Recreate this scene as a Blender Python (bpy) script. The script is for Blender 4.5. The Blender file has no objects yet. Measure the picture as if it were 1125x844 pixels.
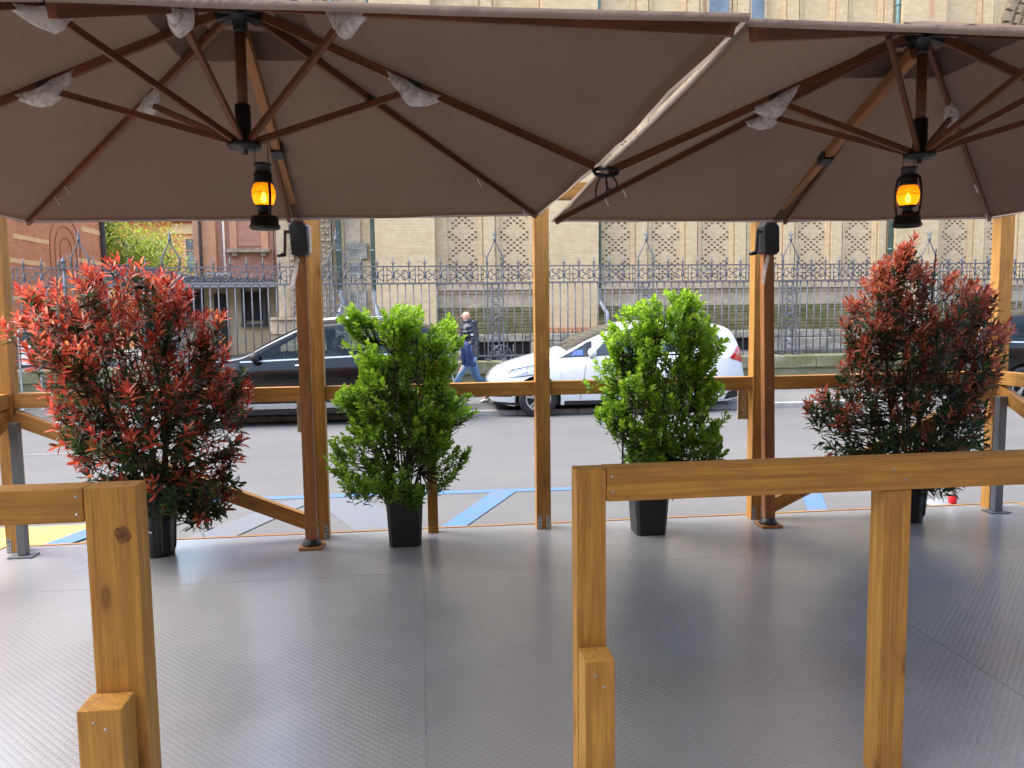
import bpy, bmesh, math, random
import numpy as np
from mathutils import Vector, Matrix, noise
random.seed(7)
R = math.radians
PI = math.pi
SC = bpy.context.scene
COL = SC.collection
WP = {}                                   # world position of every object we make

# ------------------------------------------------------------------ materials
def newmat(name):
    m = bpy.data.materials.new(name); m.use_nodes = True
    nt = m.node_tree; b = nt.nodes['Principled BSDF']
    return m, nt, b

def N(nt, t, **kw):
    n = nt.nodes.new(t)
    for k, v in kw.items():
        if k in ('operation', 'blend_type', 'data_type', 'feature', 'noise_dimensions', 'voronoi_dimensions', 'attribute_name', 'wave_type', 'bands_direction', 'offset', 'squash', 'invert', 'distance'):
            setattr(n, k, v)
    return n

def ramp(nt, fac, stops):
    r = nt.nodes.new('ShaderNodeValToRGB')
    e = r.color_ramp.elements
    while len(e) < len(stops): e.new(0.5)
    for i, (p, c) in enumerate(stops):
        e[i].position = p; e[i].color = (c[0], c[1], c[2], 1)
    nt.links.new(fac, r.inputs[0])
    return r.outputs[0]

def coords(nt, scale=(1, 1, 1), rot=(0, 0, 0), kind='Object', jitter=False):
    t = nt.nodes.new('ShaderNodeTexCoord'); m = nt.nodes.new('ShaderNodeMapping')
    m.inputs['Scale'].default_value = scale; m.inputs['Rotation'].default_value = rot
    nt.links.new(t.outputs[kind], m.inputs['Vector'])
    if jitter:
        oi = nt.nodes.new('ShaderNodeObjectInfo')
        mu = N(nt, 'ShaderNodeMath', operation='MULTIPLY'); mu.inputs[1].default_value = 37.0
        nt.links.new(oi.outputs['Random'], mu.inputs[0])
        nt.links.new(mu.outputs[0], m.inputs['Location'])
    return m.outputs[0]

def noise_tex(nt, vec, scale, detail=4, rough=0.55, dist=0.0):
    n = nt.nodes.new('ShaderNodeTexNoise')
    n.inputs['Scale'].default_value = scale; n.inputs['Detail'].default_value = detail
    n.inputs['Roughness'].default_value = rough; n.inputs['Distortion'].default_value = dist
    nt.links.new(vec, n.inputs['Vector'])
    return n.outputs[0]

def mixc(nt, fac, a, b, mode='MIX'):
    m = N(nt, 'ShaderNodeMix', data_type='RGBA', blend_type=mode)
    for sock, v in ((m.inputs[0], fac), (m.inputs[6], a), (m.inputs[7], b)):
        if hasattr(v, 'is_linked'): nt.links.new(v, sock)
        elif isinstance(v, (int, float)): sock.default_value = v
        else: sock.default_value = (v[0], v[1], v[2], 1)
    return m.outputs[2]

def bump(nt, b, h, strength=0.3, dist=0.01):
    n = nt.nodes.new('ShaderNodeBump'); n.inputs['Strength'].default_value = strength; n.inputs['Distance'].default_value = dist
    nt.links.new(h, n.inputs['Height']); nt.links.new(n.outputs[0], b.inputs['Normal'])

def mr(nt, v, a, b, c=0, d=1):
    m = nt.nodes.new('ShaderNodeMapRange')
    for i, x in enumerate((a, b, c, d)): m.inputs[i + 1].default_value = x
    nt.links.new(v, m.inputs[0]); return m.outputs[0]

def plain(name, col, rough=0.5, metal=0.0, var=0.15, scale=8.0, bmp=0.0, coat=0.0, spec=None):
    m, nt, b = newmat(name)
    v = coords(nt); n = noise_tex(nt, v, scale, 5)
    c = ramp(nt, n, [(0.3, [x * (1 - var) for x in col]), (0.7, [min(1, x * (1 + var)) for x in col])])
    nt.links.new(c, b.inputs['Base Color'])
    n2 = noise_tex(nt, v, scale * 2.3, 3)
    nt.links.new(mr(nt, n2, .3, .7, max(0.02, rough - .06), min(1, rough + .06)), b.inputs['Roughness'])
    b.inputs['Metallic'].default_value = metal
    b.inputs['Coat Weight'].default_value = coat
    b.inputs['Coat Roughness'].default_value = 0.04
    if spec is not None: b.inputs['Specular IOR Level'].default_value = spec
    if bmp: bump(nt, b, noise_tex(nt, v, scale * 6, 4), bmp, 0.01)
    return m

def wood(name, light, dark, rough=0.5, spec=0.4):
    """softwood with grain running along each beam's own length (local X), a few knots, a stain that soaks unevenly"""
    m, nt, b = newmat(name)
    v = coords(nt, (.9, 13, 13), jitter=True)
    n = noise_tex(nt, v, 2.4, 8, 0.62, 1.6)
    fine = noise_tex(nt, coords(nt, (1.6, 95, 95), jitter=True), 2.2, 4, .7)
    ring = noise_tex(nt, coords(nt, (.35, 30, 30), jitter=True), 1.7, 3, .5, .8)
    c = ramp(nt, n, [(0.28, dark), (0.46, [a * .55 + d * .45 for a, d in zip(light, dark)]), (0.62, light), (.8, [min(1, a * 1.18) for a in light])])
    c = mixc(nt, mr(nt, ring, .50, .62, 0, .5), c, [x * .9 for x in dark])
    c = mixc(nt, mr(nt, fine, .45, .75, 0, .45), c, [x * .7 for x in dark])
    # knots: a dark heart with a paler halo of turned grain
    vo = N(nt, 'ShaderNodeTexVoronoi'); vo.inputs['Scale'].default_value = 1.0
    nz = noise_tex(nt, coords(nt, (6, 14, 14), jitter=True), 1.5, 3)
    nt.links.new(coords(nt, (3.1, 8.0, 8.0), jitter=True), vo.inputs['Vector'])
    kd = N(nt, 'ShaderNodeMath', operation='MULTIPLY_ADD'); kd.inputs[1].default_value = .16
    nt.links.new(nz, kd.inputs[0]); nt.links.new(vo.outputs['Distance'], kd.inputs[2])
    c = mixc(nt, mr(nt, kd.outputs[0], .26, .40, .55, 0), c, [x * 1.1 for x in dark])
    c = mixc(nt, mr(nt, kd.outputs[0], .15, .23, .7, 0), c, [x * .45 for x in dark])
    patch = noise_tex(nt, coords(nt, (1.2, 3, 3), jitter=True), 2.0, 5, .65)
    c = mixc(nt, mr(nt, patch, .40, .68, 0, .45), c, [x * .52 for x in light])
    grime = noise_tex(nt, coords(nt, (5, 7, 7), jitter=True), 2.5, 6, .75)
    c = mixc(nt, mr(nt, grime, .58, .75, 0, .35), c, (.09, .06, .035))
    nt.links.new(c, b.inputs['Base Color'])
    nt.links.new(mr(nt, n, .3, .7, rough - .02, rough + .18), b.inputs['Roughness'])
    b.inputs['Specular IOR Level'].default_value = spec
    bump(nt, b, fine, .45, .004)
    return m

def brick(name, c1, c2, mortar, bw=.26, rh=.068, stain=None, bmp=.5, var=.35):
    m, nt, b = newmat(name)
    t = nt.nodes.new('ShaderNodeTexCoord'); s = nt.nodes.new('ShaderNodeSeparateXYZ'); cb = nt.nodes.new('ShaderNodeCombineXYZ')
    nt.links.new(t.outputs['Object'], s.inputs[0])
    ad = N(nt, 'ShaderNodeMath', operation='ADD'); nt.links.new(s.outputs[0], ad.inputs[0]); nt.links.new(s.outputs[1], ad.inputs[1])
    nt.links.new(ad.outputs[0], cb.inputs[0]); nt.links.new(s.outputs[2], cb.inputs[1])
    br = nt.nodes.new('ShaderNodeTexBrick')
    br.inputs['Scale'].default_value = 1; br.inputs['Brick Width'].default_value = bw; br.inputs['Row Height'].default_value = rh
    br.inputs['Mortar Size'].default_value = .006; br.inputs['Mortar Smooth'].default_value = .3; br.inputs['Bias'].default_value = -.1
    br.inputs['Color1'].default_value = (*c1, 1); br.inputs['Color2'].default_value = (*c2, 1); br.inputs['Mortar'].default_value = (*mortar, 1)
    nt.links.new(cb.outputs[0], br.inputs['Vector'])
    ob = t.outputs['Object']
    big = noise_tex(nt, ob, 1.1, 6, .65)
    c = mixc(nt, mr(nt, big, .3, .72, 0, var), br.outputs['Color'], [x * .5 for x in c1])
    sm = noise_tex(nt, ob, 7.0, 5, .7)
    c = mixc(nt, mr(nt, sm, .45, .75, 0, .4), c, [min(1, x * 1.3) for x in mortar])
    if stain:
        st = noise_tex(nt, coords(nt, (1, 1, .25)), 1.7, 5, .7)
        c = mixc(nt, mr(nt, st, .5, .7, 0, .6), c, stain)
    nt.links.new(c, b.inputs['Base Color']); b.inputs['Roughness'].default_value = .9
    b.inputs['Specular IOR Level'].default_value = .2
    inv = mr(nt, br.outputs['Fac'], 0, 1, 1, 0)
    bump(nt, b, inv, bmp, .012)
    return m

def stone(name, col, moss=None, moss_amt=.6, scale=2.0):
    m, nt, b = newmat(name)
    v = coords(nt); n = noise_tex(nt, v, scale, 7, .7); f = noise_tex(nt, v, scale * 9, 5, .7)
    c = ramp(nt, n, [(.25, [x * .5 for x in col]), (.5, col), (.75, [min(1, x * 1.3) for x in col])])
    c = mixc(nt, mr(nt, f, .4, .75, 0, .5), c, [x * .45 for x in col])
    if moss:
        mo = noise_tex(nt, coords(nt, (1, 1, 2.2)), scale * 1.2, 6, .75)
        c = mixc(nt, mr(nt, mo, .38, .62, 0, moss_amt), c, moss)
    nt.links.new(c, b.inputs['Base Color']); b.inputs['Roughness'].default_value = .92; b.inputs['Specular IOR Level'].default_value = .2
    bump(nt, b, f, .6, .03)
    return m

M = {}
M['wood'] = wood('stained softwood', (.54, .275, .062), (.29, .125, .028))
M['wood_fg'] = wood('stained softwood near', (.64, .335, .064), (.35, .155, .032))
M['teak'] = wood('dark umbrella hardwood', (.20, .062, .022), (.075, .022, .010), .42)
M['teak_light'] = wood('umbrella boom hardwood', (.44, .19, .062), (.24, .09, .03), .42)
M['black'] = plain('black plastic', (.012, .013, .014), .42, var=.2)
M['pot'] = plain('black pot plastic', (.010, .011, .013), .38, var=.3, scale=14, bmp=.05)
M['darkiron'] = plain('black lantern tin', (.014, .013, .011), .4, .4, .3, 20)
M['galv'] = plain('galvanised steel', (.42, .43, .44), .38, .85, .25, 30)
M['steel'] = plain('grey steel profile', (.16, .17, .18), .42, .5, .15, 10)
M['iron'] = plain('grey painted iron', (.125, .128, .145), .55, .1, .3, 9, .1)
M['soil'] = plain('potting soil', (.035, .022, .014), .95, var=.5, scale=40, bmp=.8)
M['plate'] = plain('beige notice plate', (.56, .47, .34), .5, var=.06)
M['ink'] = plain('dark ink', (.10, .075, .05), .6)
M['white_plastic'] = plain('white plastic', (.75, .75, .74), .45, var=.05)
M['red_plastic'] = plain('red plastic', (.65, .015, .02), .35, var=.1)
M['hole'] = plain('dark opening', (.012, .011, .010), .8)
M['tile'] = plain('roof tile', (.36, .13, .07), .9, var=.4, scale=14, bmp=.5)
M['slate'] = plain('grey roofing', (.055, .055, .06), .8, var=.3, scale=6)
M['soffit'] = plain('pale soffit', (.34, .33, .31), .8, var=.08)
M['cream_wall'] = plain('cream render', (.44, .36, .23), .9, var=.12, scale=2, bmp=.1)
M['pink_wall'] = brick('pink brick', (.44, .25, .205), (.39, .21, .17), (.44, .29, .24), stain=(.38, .25, .2))
M['orange_wall'] = plain('orange render', (.62, .25, .10), .9, var=.12, scale=2)
M['trim_orange'] = plain('terracotta trim', (.50, .29, .185), .85, var=.12, scale=5)
M['red_brick'] = brick('red brick', (.58, .28, .155), (.48, .21, .115), (.52, .33, .22), stain=(.44, .24, .15))
M['arch_brick'] = plain('dark arch brick', (.33, .15, .085), .9, var=.3)
M['band'] = plain('cream stone band', (.66, .50, .27), .9, var=.15, scale=8)
M['tan_brick'] = brick('tan church brick', (.63, .475, .285), (.54, .39, .225), (.60, .49, .33), stain=(.50, .345, .21))
M['tan_panel'] = brick('tan panel brick', (.58, .44, .27), (.50, .37, .22), (.56, .455, .305), var=.3)
M['painted_shadow'] = plain('brick recess', (.13, .075, .04), .95, var=.4, scale=25)  # shadows under projecting bricks, put into the colour of the dark headers
M['tan_stone'] = stone('tan stone', (.50, .40, .28), (.28, .22, .15), .4)
M['carved'] = stone('carved sandstone', (.40, .32, .22), (.16, .12, .08), .8, 7.0)
M['moss_stone'] = stone('mossy stone course', (.235, .19, .115), (.095, .10, .030), .9, 2.0)
M['rough_stone'] = stone('rough plinth stone', (.43, .40, .34), (.10, .095, .07), .75, 2.6)
M['wall_stone'] = stone('low wall stone', (.30, .275, .195), (.12, .14, .045), .8, 2.0)
M['kerb'] = stone('kerb granite', (.40, .395, .385), None, 0, 5)
M['verdigris'] = plain('verdigris drainpipe', (.11, .18, .165), .5, .3, .3, 4)
M['pipe_grey'] = plain('grey drainpipe', (.22, .235, .26), .55, .15, .2, 5)
M['whitepipe'] = plain('white pipe', (.8, .8, .78), .5)
M['tyre'] = plain('tyre rubber', (.017, .017, .018), .8, var=.3, scale=12)
M['alloy'] = plain('alloy wheel', (.60, .60, .62), .3, .8, .08, 9)
M['carwhite'] = plain('white car paint', (.70, .725, .75), .28, 0, .01, 3, coat=1)
M['carblack'] = plain('black car paint', (.005, .005, .006), .2, 0, .1, 3, coat=.5, spec=.25)
M['cardark'] = plain('dark car trim', (.018, .018, .019), .55, 0, .2, 9)
M['carsilver'] = plain('silver trim', (.55, .56, .57), .3, .7, .1, 9)
M['headlamp'] = plain('headlamp lens', (.30, .33, .37), .08, .35, .6, 14, coat=1)
M['taillamp'] = plain('tail lamp lens', (.42, .008, .014), .08, 0, .4, 14, coat=1)
M['sticker'] = plain('blue sticker', (.10, .16, .60), .5, var=.5, scale=30)
M['skin'] = plain('skin', (.55, .30, .22), .55, var=.1)
M['jacket'] = plain('navy down jacket', (.014, .017, .030), .42, var=.3, scale=14)
M['navycloth'] = plain('navy cloth', (.022, .045, .135), .8, var=.3, scale=10, bmp=.3)
M['jeans'] = plain('pale blue jeans', (.13, .23, .37), .85, var=.25, scale=8)
M['shoe'] = plain('white shoe', (.72, .71, .69), .6)
M['bark'] = plain('bark', (.045, .032, .022), .9, var=.4, scale=18, bmp=.4)
M['cable'] = plain('black strap', (.010, .010, .010), .6)
M['blue_paint'] = None

def glass(name, col=(.03, .04, .042)):
    m, nt, b = newmat(name)
    v = coords(nt); n = noise_tex(nt, v, 1.7, 3)
    c = ramp(nt, n, [(.3, [x * .6 for x in col]), (.7, [x * 1.6 for x in col])])
    nt.links.new(c, b.inputs['Base Color'])
    b.inputs['Roughness'].default_value = .03; b.inputs['Specular IOR Level'].default_value = .6
    b.inputs['Coat Weight'].default_value = .4; b.inputs['Coat Roughness'].default_value = .02
    return m
M['glass'] = glass('tinted car glass', (.020, .026, .027))
M['pane'] = glass('window glass', (.12, .15, .17))

def autoglass():
    m, nt, b = newmat('see-through car glass')
    out = nt.nodes['Material Output']
    tr = nt.nodes.new('ShaderNodeBsdfTransparent'); tr.inputs[0].default_value = (.62, .70, .68, 1)
    gl = nt.nodes.new('ShaderNodeBsdfGlossy'); gl.inputs['Roughness'].default_value = .02
    fr = nt.nodes.new('ShaderNodeFresnel'); fr.inputs[0].default_value = 1.42
    mx = nt.nodes.new('ShaderNodeMixShader')
    nt.links.new(fr.outputs[0], mx.inputs[0]); nt.links.new(tr.outputs[0], mx.inputs[1]); nt.links.new(gl.outputs[0], mx.inputs[2])
    nt.links.new(mx.outputs[0], out.inputs[0])
    return m
M['autoglass'] = autoglass()
M['seat'] = plain('car seat cloth', (.22, .21, .20), .8, var=.2)

def paint(name, col, wear=.5):
    m, nt, b = newmat(name)
    v = coords(nt); n = noise_tex(nt, v, 5.0, 8, .75); f = noise_tex(nt, v, 70, 3)
    ml = N(nt, 'ShaderNodeMath', operation='ADD'); nt.links.new(n, ml.inputs[0])
    k = mr(nt, f, .3, .7, -.12, .12); nt.links.new(k, ml.inputs[1])
    c = mixc(nt, mr(nt, ml.outputs[0], .42, .72, 0, wear), col, (.125, .123, .12))
    nt.links.new(c, b.inputs['Base Color']); b.inputs['Roughness'].default_value = .8
    return m
M['blue_paint'] = paint('blue road paint', (.055, .145, .32), .9)
M['blue_worn'] = paint('worn blue road paint', (.112, .126, .150), 1.0)
M['yellow_paint'] = paint('yellow road paint', (.50, .31, .065), .75)
M['white_paint'] = paint('white road paint', (.16, .16, .155), 1.0)

def asphalt(name, base=.155):
    m, nt, b = newmat(name)
    v = coords(nt); big = noise_tex(nt, v, .35, 6, .7); sp = noise_tex(nt, v, 95, 2, .8); mid = noise_tex(nt, v, 5, 6, .7)
    streak = noise_tex(nt, coords(nt, (.12, 1.3, 1)), 1.0, 4, .6)
    c = ramp(nt, big, [(.3, [base * .86, base * .86, base * .88]), (.7, [base * 1.1, base * 1.09, base * 1.06])])
    c = mixc(nt, mr(nt, sp, .52, .72, 0, .55), c, (base * 2.3, base * 2.25, base * 2.1))
    c = mixc(nt, mr(nt, sp, .42, .28, 0, .55), c, (base * .35, base * .35, base * .36))
    c = mixc(nt, mr(nt, streak, .45, .7, 0, .3), c, (base * .68, base * .68, base * .7))
    c = mixc(nt, mr(nt, mid, .55, .75, 0, .25), c, (base * .6, base * .6, base * .62))
    nt.links.new(c, b.inputs['Base Color']); b.inputs['Roughness'].default_value = .85
    b.inputs['Specular IOR Level'].default_value = .3
    bump(nt, b, sp, .5, .006)
    return m
M['asphalt'] = asphalt('worn asphalt', .116)
M['pavement'] = asphalt('pavement asphalt', .15)
M['drive'] = asphalt('dark drive asphalt', .08)
M['gravel'] = asphalt('courtyard gravel', .26)

def rubber():
    """grey rubber flooring with raised round studs"""
    m, nt, b = newmat('studded rubber flooring')
    v = coords(nt, (1, 1, 1), (0, 0, R(45)))
    vo = N(nt, 'ShaderNodeTexVoronoi', voronoi_dimensions='2D'); vo.inputs['Scale'].default_value = 42; vo.inputs['Randomness'].default_value = 0
    nt.links.new(v, vo.inputs['Vector'])
    stud = mr(nt, vo.outputs['Distance'], .30, .42, 1, 0)
    ob = coords(nt)
    big = noise_tex(nt, ob, .9, 3, .5); f = noise_tex(nt, ob, 3.5, 2, .5)
    c = ramp(nt, big, [(.3, (.222, .234, .246)), (.7, (.262, .269, .274))])
    c = mixc(nt, mr(nt, stud, 0, 1, .16, 0), c, (.12, .12, .125))
    c = mixc(nt, mr(nt, f, .4, .7, 0, .18), c, (.31, .31, .31))
    scuff = noise_tex(nt, coords(nt, (1.2, 9, 1), (0, 0, R(20))), 3.0, 5, .7, .8)
    c = mixc(nt, mr(nt, scuff, .60, .72, 0, .22), c, (.40, .40, .395))
    grime = noise_tex(nt, ob, 2.1, 7, .72)
    c = mixc(nt, mr(nt, grime, .52, .75, 0, .30), c, (.15, .15, .15))
    dust = N(nt, 'ShaderNodeTexVoronoi'); dust.inputs['Scale'].default_value = 2.2; nt.links.new(ob, dust.inputs['Vector'])
    c = mixc(nt, mr(nt, dust.outputs['Distance'], .004, .011, .8, 0), c, (.6, .6, .57))
    nt.links.new(c, b.inputs['Base Color'])
    b.inputs['Roughness'].default_value = .27
    b.inputs['Specular IOR Level'].default_value = 1.0
    b.inputs['Coat Weight'].default_value = .35; b.inputs['Coat Roughness'].default_value = .22
    bump(nt, b, stud, .36, .0025)
    return m
M['rubber'] = rubber()

def fabric(name, col, transl=.25):
    m, nt, b = newmat(name)
    out = nt.nodes['Material Output']
    v = coords(nt); w = noise_tex(nt, v, 260, 2); big = noise_tex(nt, v, 1.3, 4)
    c = ramp(nt, big, [(.3, [x * .9 for x in col]), (.7, [x * 1.08 for x in col])])
    c = mixc(nt, mr(nt, w, .35, .65, 0, .25), c, [x * .75 for x in col])
    nt.links.new(c, b.inputs['Base Color']); b.inputs['Roughness'].default_value = .9; b.inputs['Specular IOR Level'].default_value = .15
    wr = noise_tex(nt, coords(nt, (1, 1, 1)), 3.2, 4, .55, 1.5)
    bump(nt, b, wr, .55, .035)
    tl = nt.nodes.new('ShaderNodeBsdfTranslucent'); nt.links.new(c, tl.inputs[0])
    mx = nt.nodes.new('ShaderNodeMixShader'); mx.inputs[0].default_value = transl
    nt.links.new(b.outputs[0], mx.inputs[1]); nt.links.new(tl.outputs[0], mx.inputs[2]); nt.links.new(mx.outputs[0], out.inputs[0])
    return m
M['canopy'] = fabric('taupe canopy cloth', (.130, .084, .062), .10)
M['canopy_edge'] = fabric('taupe doubled edge cloth', (.115, .068, .047), .08)
M['valance'] = fabric('taupe hem cloth', (.235, .185, .155), .2)

def film():
    m, nt, b = newmat('crumpled clear plastic')
    out = nt.nodes['Material Output']; v = coords(nt)
    b.inputs['Base Color'].default_value = (.9, .89, .87, 1); b.inputs['Roughness'].default_value = .25; b.inputs['Specular IOR Level'].default_value = 1.0
    bump(nt, b, noise_tex(nt, v, 40, 3, .5, 2), .4, .012)
    tl = nt.nodes.new('ShaderNodeBsdfTranslucent'); tl.inputs[0].default_value = (.85, .84, .82, 1)
    tr = nt.nodes.new('ShaderNodeBsdfTransparent')
    m1 = nt.nodes.new('ShaderNodeMixShader'); m1.inputs[0].default_value = .45
    nt.links.new(b.outputs[0], m1.inputs[1]); nt.links.new(tl.outputs[0], m1.inputs[2])
    mx = nt.nodes.new('ShaderNodeMixShader')
    nt.links.new(mr(nt, noise_tex(nt, v, 22, 4, .6, 1.5),   .35, .65, .38, .95), mx.inputs[0])
    nt.links.new(tr.outputs[0], mx.inputs[1]); nt.links.new(m1.outputs[0], mx.inputs[2]); nt.links.new(mx.outputs[0], out.inputs[0])
    return m
M['film'] = film()

def leafmat(name, transl=.38, rough=.32):
    m, nt, b = newmat(name)
    out = nt.nodes['Material Output']
    at = N(nt, 'ShaderNodeAttribute', attribute_name='leaf_colour')
    n = noise_tex(nt, coords(nt), 60, 3)
    c = mixc(nt, mr(nt, n, .4, .7, 0, .3), at.outputs['Color'], (0, 0, 0), 'MULTIPLY')
    c = mixc(nt, mr(nt, n, .35, .7, 0, .22), at.outputs['Color'], (.02, .02, .01))
    nt.links.new(c, b.inputs['Base Color']); b.inputs['Roughness'].default_value = rough; b.inputs['Specular IOR Level'].default_value = .5
    tl = nt.nodes.new('ShaderNodeBsdfTranslucent')
    hs = nt.nodes.new('ShaderNodeHueSaturation'); hs.inputs['Saturation'].default_value = 1.0; hs.inputs['Value'].default_value = 1.7
    nt.links.new(c, hs.inputs['Color']); nt.links.new(hs.outputs[0], tl.inputs[0])
    mx = nt.nodes.new('ShaderNodeMixShader'); mx.inputs[0].default_value = transl
    nt.links.new(b.outputs[0], mx.inputs[1]); nt.links.new(tl.outputs[0], mx.inputs[2]); nt.links.new(mx.outputs[0], out.inputs[0])
    return m
M['leaf'] = leafmat('glossy leaves', .45)

def lampglass():
    m, nt, b = newmat('amber lantern glass')
    out = nt.nodes['Material Output']; v = coords(nt)
    b.inputs['Base Color'].default_value = (.55, .20, .015, 1); b.inputs['Roughness'].default_value = .1
    b.inputs['Emission Color'].default_value = (1.0, .20, .004, 1); b.inputs['Emission Strength'].default_value = .20
    tl = nt.nodes.new('ShaderNodeBsdfTranslucent'); tl.inputs[0].default_value = (.95, .42, .03, 1)
    tr = nt.nodes.new('ShaderNodeBsdfTransparent'); tr.inputs[0].default_value = (1, .62, .16, 1)
    m1 = nt.nodes.new('ShaderNodeMixShader'); m1.inputs[0].default_value = .55
    nt.links.new(b.outputs[0], m1.inputs[1]); nt.links.new(tl.outputs[0], m1.inputs[2])
    mx = nt.nodes.new('ShaderNodeMixShader'); mx.inputs[0].default_value = .35
    nt.links.new(m1.outputs[0], mx.inputs[1]); nt.links.new(tr.outputs[0], mx.inputs[2]); nt.links.new(mx.outputs[0], out.inputs[0])
    return m
M['lampglass'] = lampglass()
def flame():
    m, nt, b = newmat('lantern flame')
    b.inputs['Base Color'].default_value = (0, 0, 0, 1)
    b.inputs['Emission Color'].default_value = (1.0, .50, .07, 1); b.inputs['Emission Strength'].default_value = 14.0
    return m
M['flame'] = flame()

# ------------------------------------------------------------------ mesh helpers
class MB:
    """collects boxes, bars, tubes and lathes; build() links them as ONE mesh object (world coordinates unless local=True)"""
    def __init__(self): self.v = []; self.f = []; self.mi = []; self.sm = []
    def add(self, vs, fs, mi=0, smooth=False):
        o = len(self.v); self.v.extend([tuple(x) for x in vs]); self.f.extend([tuple(i + o for i in f) for f in fs])
        self.mi.extend([mi] * len(fs)); self.sm.extend([smooth] * len(fs)); return self
    def box(self, a, b, mi=0):
        x0, y0, z0 = a; x1, y1, z1 = b
        vs = [(x0, y0, z0), (x1, y0, z0), (x1, y1, z0), (x0, y1, z0), (x0, y0, z1), (x1, y0, z1), (x1, y1, z1), (x0, y1, z1)]
        return self.add(vs, [(0, 3, 2, 1), (4, 5, 6, 7), (0, 1, 5, 4), (1, 2, 6, 5), (2, 3, 7, 6), (3, 0, 4, 7)], mi)
    def bar(self, p, q, w, h, mi=0, up=(0, 0, 1)):
        p = Vector(p); q = Vector(q); d = (q - p).normalized(); u = Vector(up)
        if abs(d.dot(u)) > .98: u = Vector((0, 1, 0))
        s = d.cross(u).normalized(); t = s.cross(d)
        vs = []
        for c in (p, q):
            for a, b2 in ((-1, -1), (1, -1), (1, 1), (-1, 1)): vs.append(c + s * a * w / 2 + t * b2 * h / 2)
        return self.add(vs, [(0, 1, 2, 3), (7, 6, 5, 4), (0, 4, 5, 1), (1, 5, 6, 2), (2, 6, 7, 3), (3, 7, 4, 0)], mi)
    def tube(self, pts, r, n=6, mi=0, cap=True):
        pts = [Vector(p) for p in pts]
        rs = r if isinstance(r, (list, tuple)) else [r] * len(pts)
        vs, fs = [], []
        prev = None
        for i, p in enumerate(pts):
            d = (pts[min(i + 1, len(pts) - 1)] - pts[max(i - 1, 0)])
            d = d.normalized() if d.length > 1e-9 else Vector((0, 0, 1))
            if prev is None:
                u = Vector((0, 0, 1)) if abs(d.z) < .9 else Vector((1, 0, 0))
                s = d.cross(u).normalized()
            else:
                s = (prev - d * prev.dot(d))
                s = s.normalized() if s.length > 1e-6 else d.orthogonal().normalized()
            prev = s; t = d.cross(s)
            for k in range(n):
                a = 2 * PI * k / n; vs.append(p + (s * math.cos(a) + t * math.sin(a)) * rs[i])
        for i in range(len(pts) - 1):
            for k in range(n):
                a, b2 = i * n + k, i * n + (k + 1) % n
                fs.append((a, b2, b2 + n, a + n))
        if cap: fs.append(tuple(range(n - 1, -1, -1))); fs.append(tuple(range((len(pts) - 1) * n, len(pts) * n)))
        return self.add(vs, fs, mi, True)
    def loft(self, rings, mi=0, cap=True, smooth=True):
        n = len(rings[0]); vs = [v for r in rings for v in r]; fs = []
        for i in range(len(rings) - 1):
            for k in range(n):
                a, b2 = i * n + k, i * n + (k + 1) % n
                fs.append((a, b2, b2 + n, a + n))
        if cap: fs.append(tuple(range(n - 1, -1, -1))); fs.append(tuple(range((len(rings) - 1) * n, len(rings) * n)))
        return self.add(vs, fs, mi, smooth)
    def lathe(self, prof, c=(0, 0, 0), n=20, mi=0, axis='z', cap=True):
        rings = []
        for r, h in prof:
            ring = []
            for k in range(n):
                a = 2 * PI * k / n; x, y = r * math.cos(a), r * math.sin(a)
                ring.append((c[0] + x, c[1] + y, c[2] + h) if axis == 'z' else (c[0] + x, c[1] + h, c[2] - y))
            rings.append(ring)
        return self.loft(rings, mi, cap)
    def grid(self, fn, nu, nv, mi=0, smooth=True, flip=False):
        vs = [fn(i / nu, j / nv) for j in range(nv + 1) for i in range(nu + 1)]
        fs = []
        for j in range(nv):
            for i in range(nu):
                a = j * (nu + 1) + i; q = (a, a + 1, a + nu + 2, a + nu + 1)
                fs.append(q[::-1] if flip else q)
        return self.add(vs, fs, mi, smooth)
    def prism(self, poly, y0, y1, mi=0):
        """a polygon in x,z extruded along y"""
        n = len(poly); vs = [(x, y0, z) for x, z in poly] + [(x, y1, z) for x, z in poly]
        fs = [tuple(range(n)), tuple(range(2 * n - 1, n - 1, -1))] + [(i, i + n, (i + 1) % n + n, (i + 1) % n) for i in range(n)]
        return self.add(vs, fs, mi)
    def build(self, name, mat, parent=None, local=False, at=None, bevel=0, fixn=False):
        me = bpy.data.meshes.new(name)
        off = Vector((0, 0, 0))
        if at is not None: off = Vector(at)
        elif parent is not None and not local: off = WP[parent.name]
        me.from_pydata([(v[0] - off[0], v[1] - off[1], v[2] - off[2]) for v in self.v] if not local else self.v, [], self.f)
        for i, p in enumerate(me.polygons): p.material_index = self.mi[i]; p.use_smooth = self.sm[i]
        for m in (mat if isinstance(mat, (list, tuple)) else [mat]): me.materials.append(m)
        if bevel or fixn:
            bm = bmesh.new(); bm.from_mesh(me)
            if fixn: bmesh.ops.recalc_face_normals(bm, faces=bm.faces)
            if bevel: bmesh.ops.bevel(bm, geom=[e for e in bm.edges if len(e.link_faces) == 2 and e.calc_face_angle(0) > .6], offset=bevel, segments=2, affect='EDGES', profile=.7, clamp_overlap=True)
            bm.to_mesh(me); bm.free()
        me.update()
        return link(name, me, parent, off if not local else (WP[parent.name] if parent is not None else Vector((0, 0, 0))))

def link(name, data, parent=None, world=(0, 0, 0)):
    o = bpy.data.objects.new(name, data); COL.objects.link(o)
    world = Vector(world)
    if parent is not None:
        o.parent = parent; o.location = world - WP[parent.name]
    else: o.location = world
    WP[o.name] = world
    return o

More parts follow.
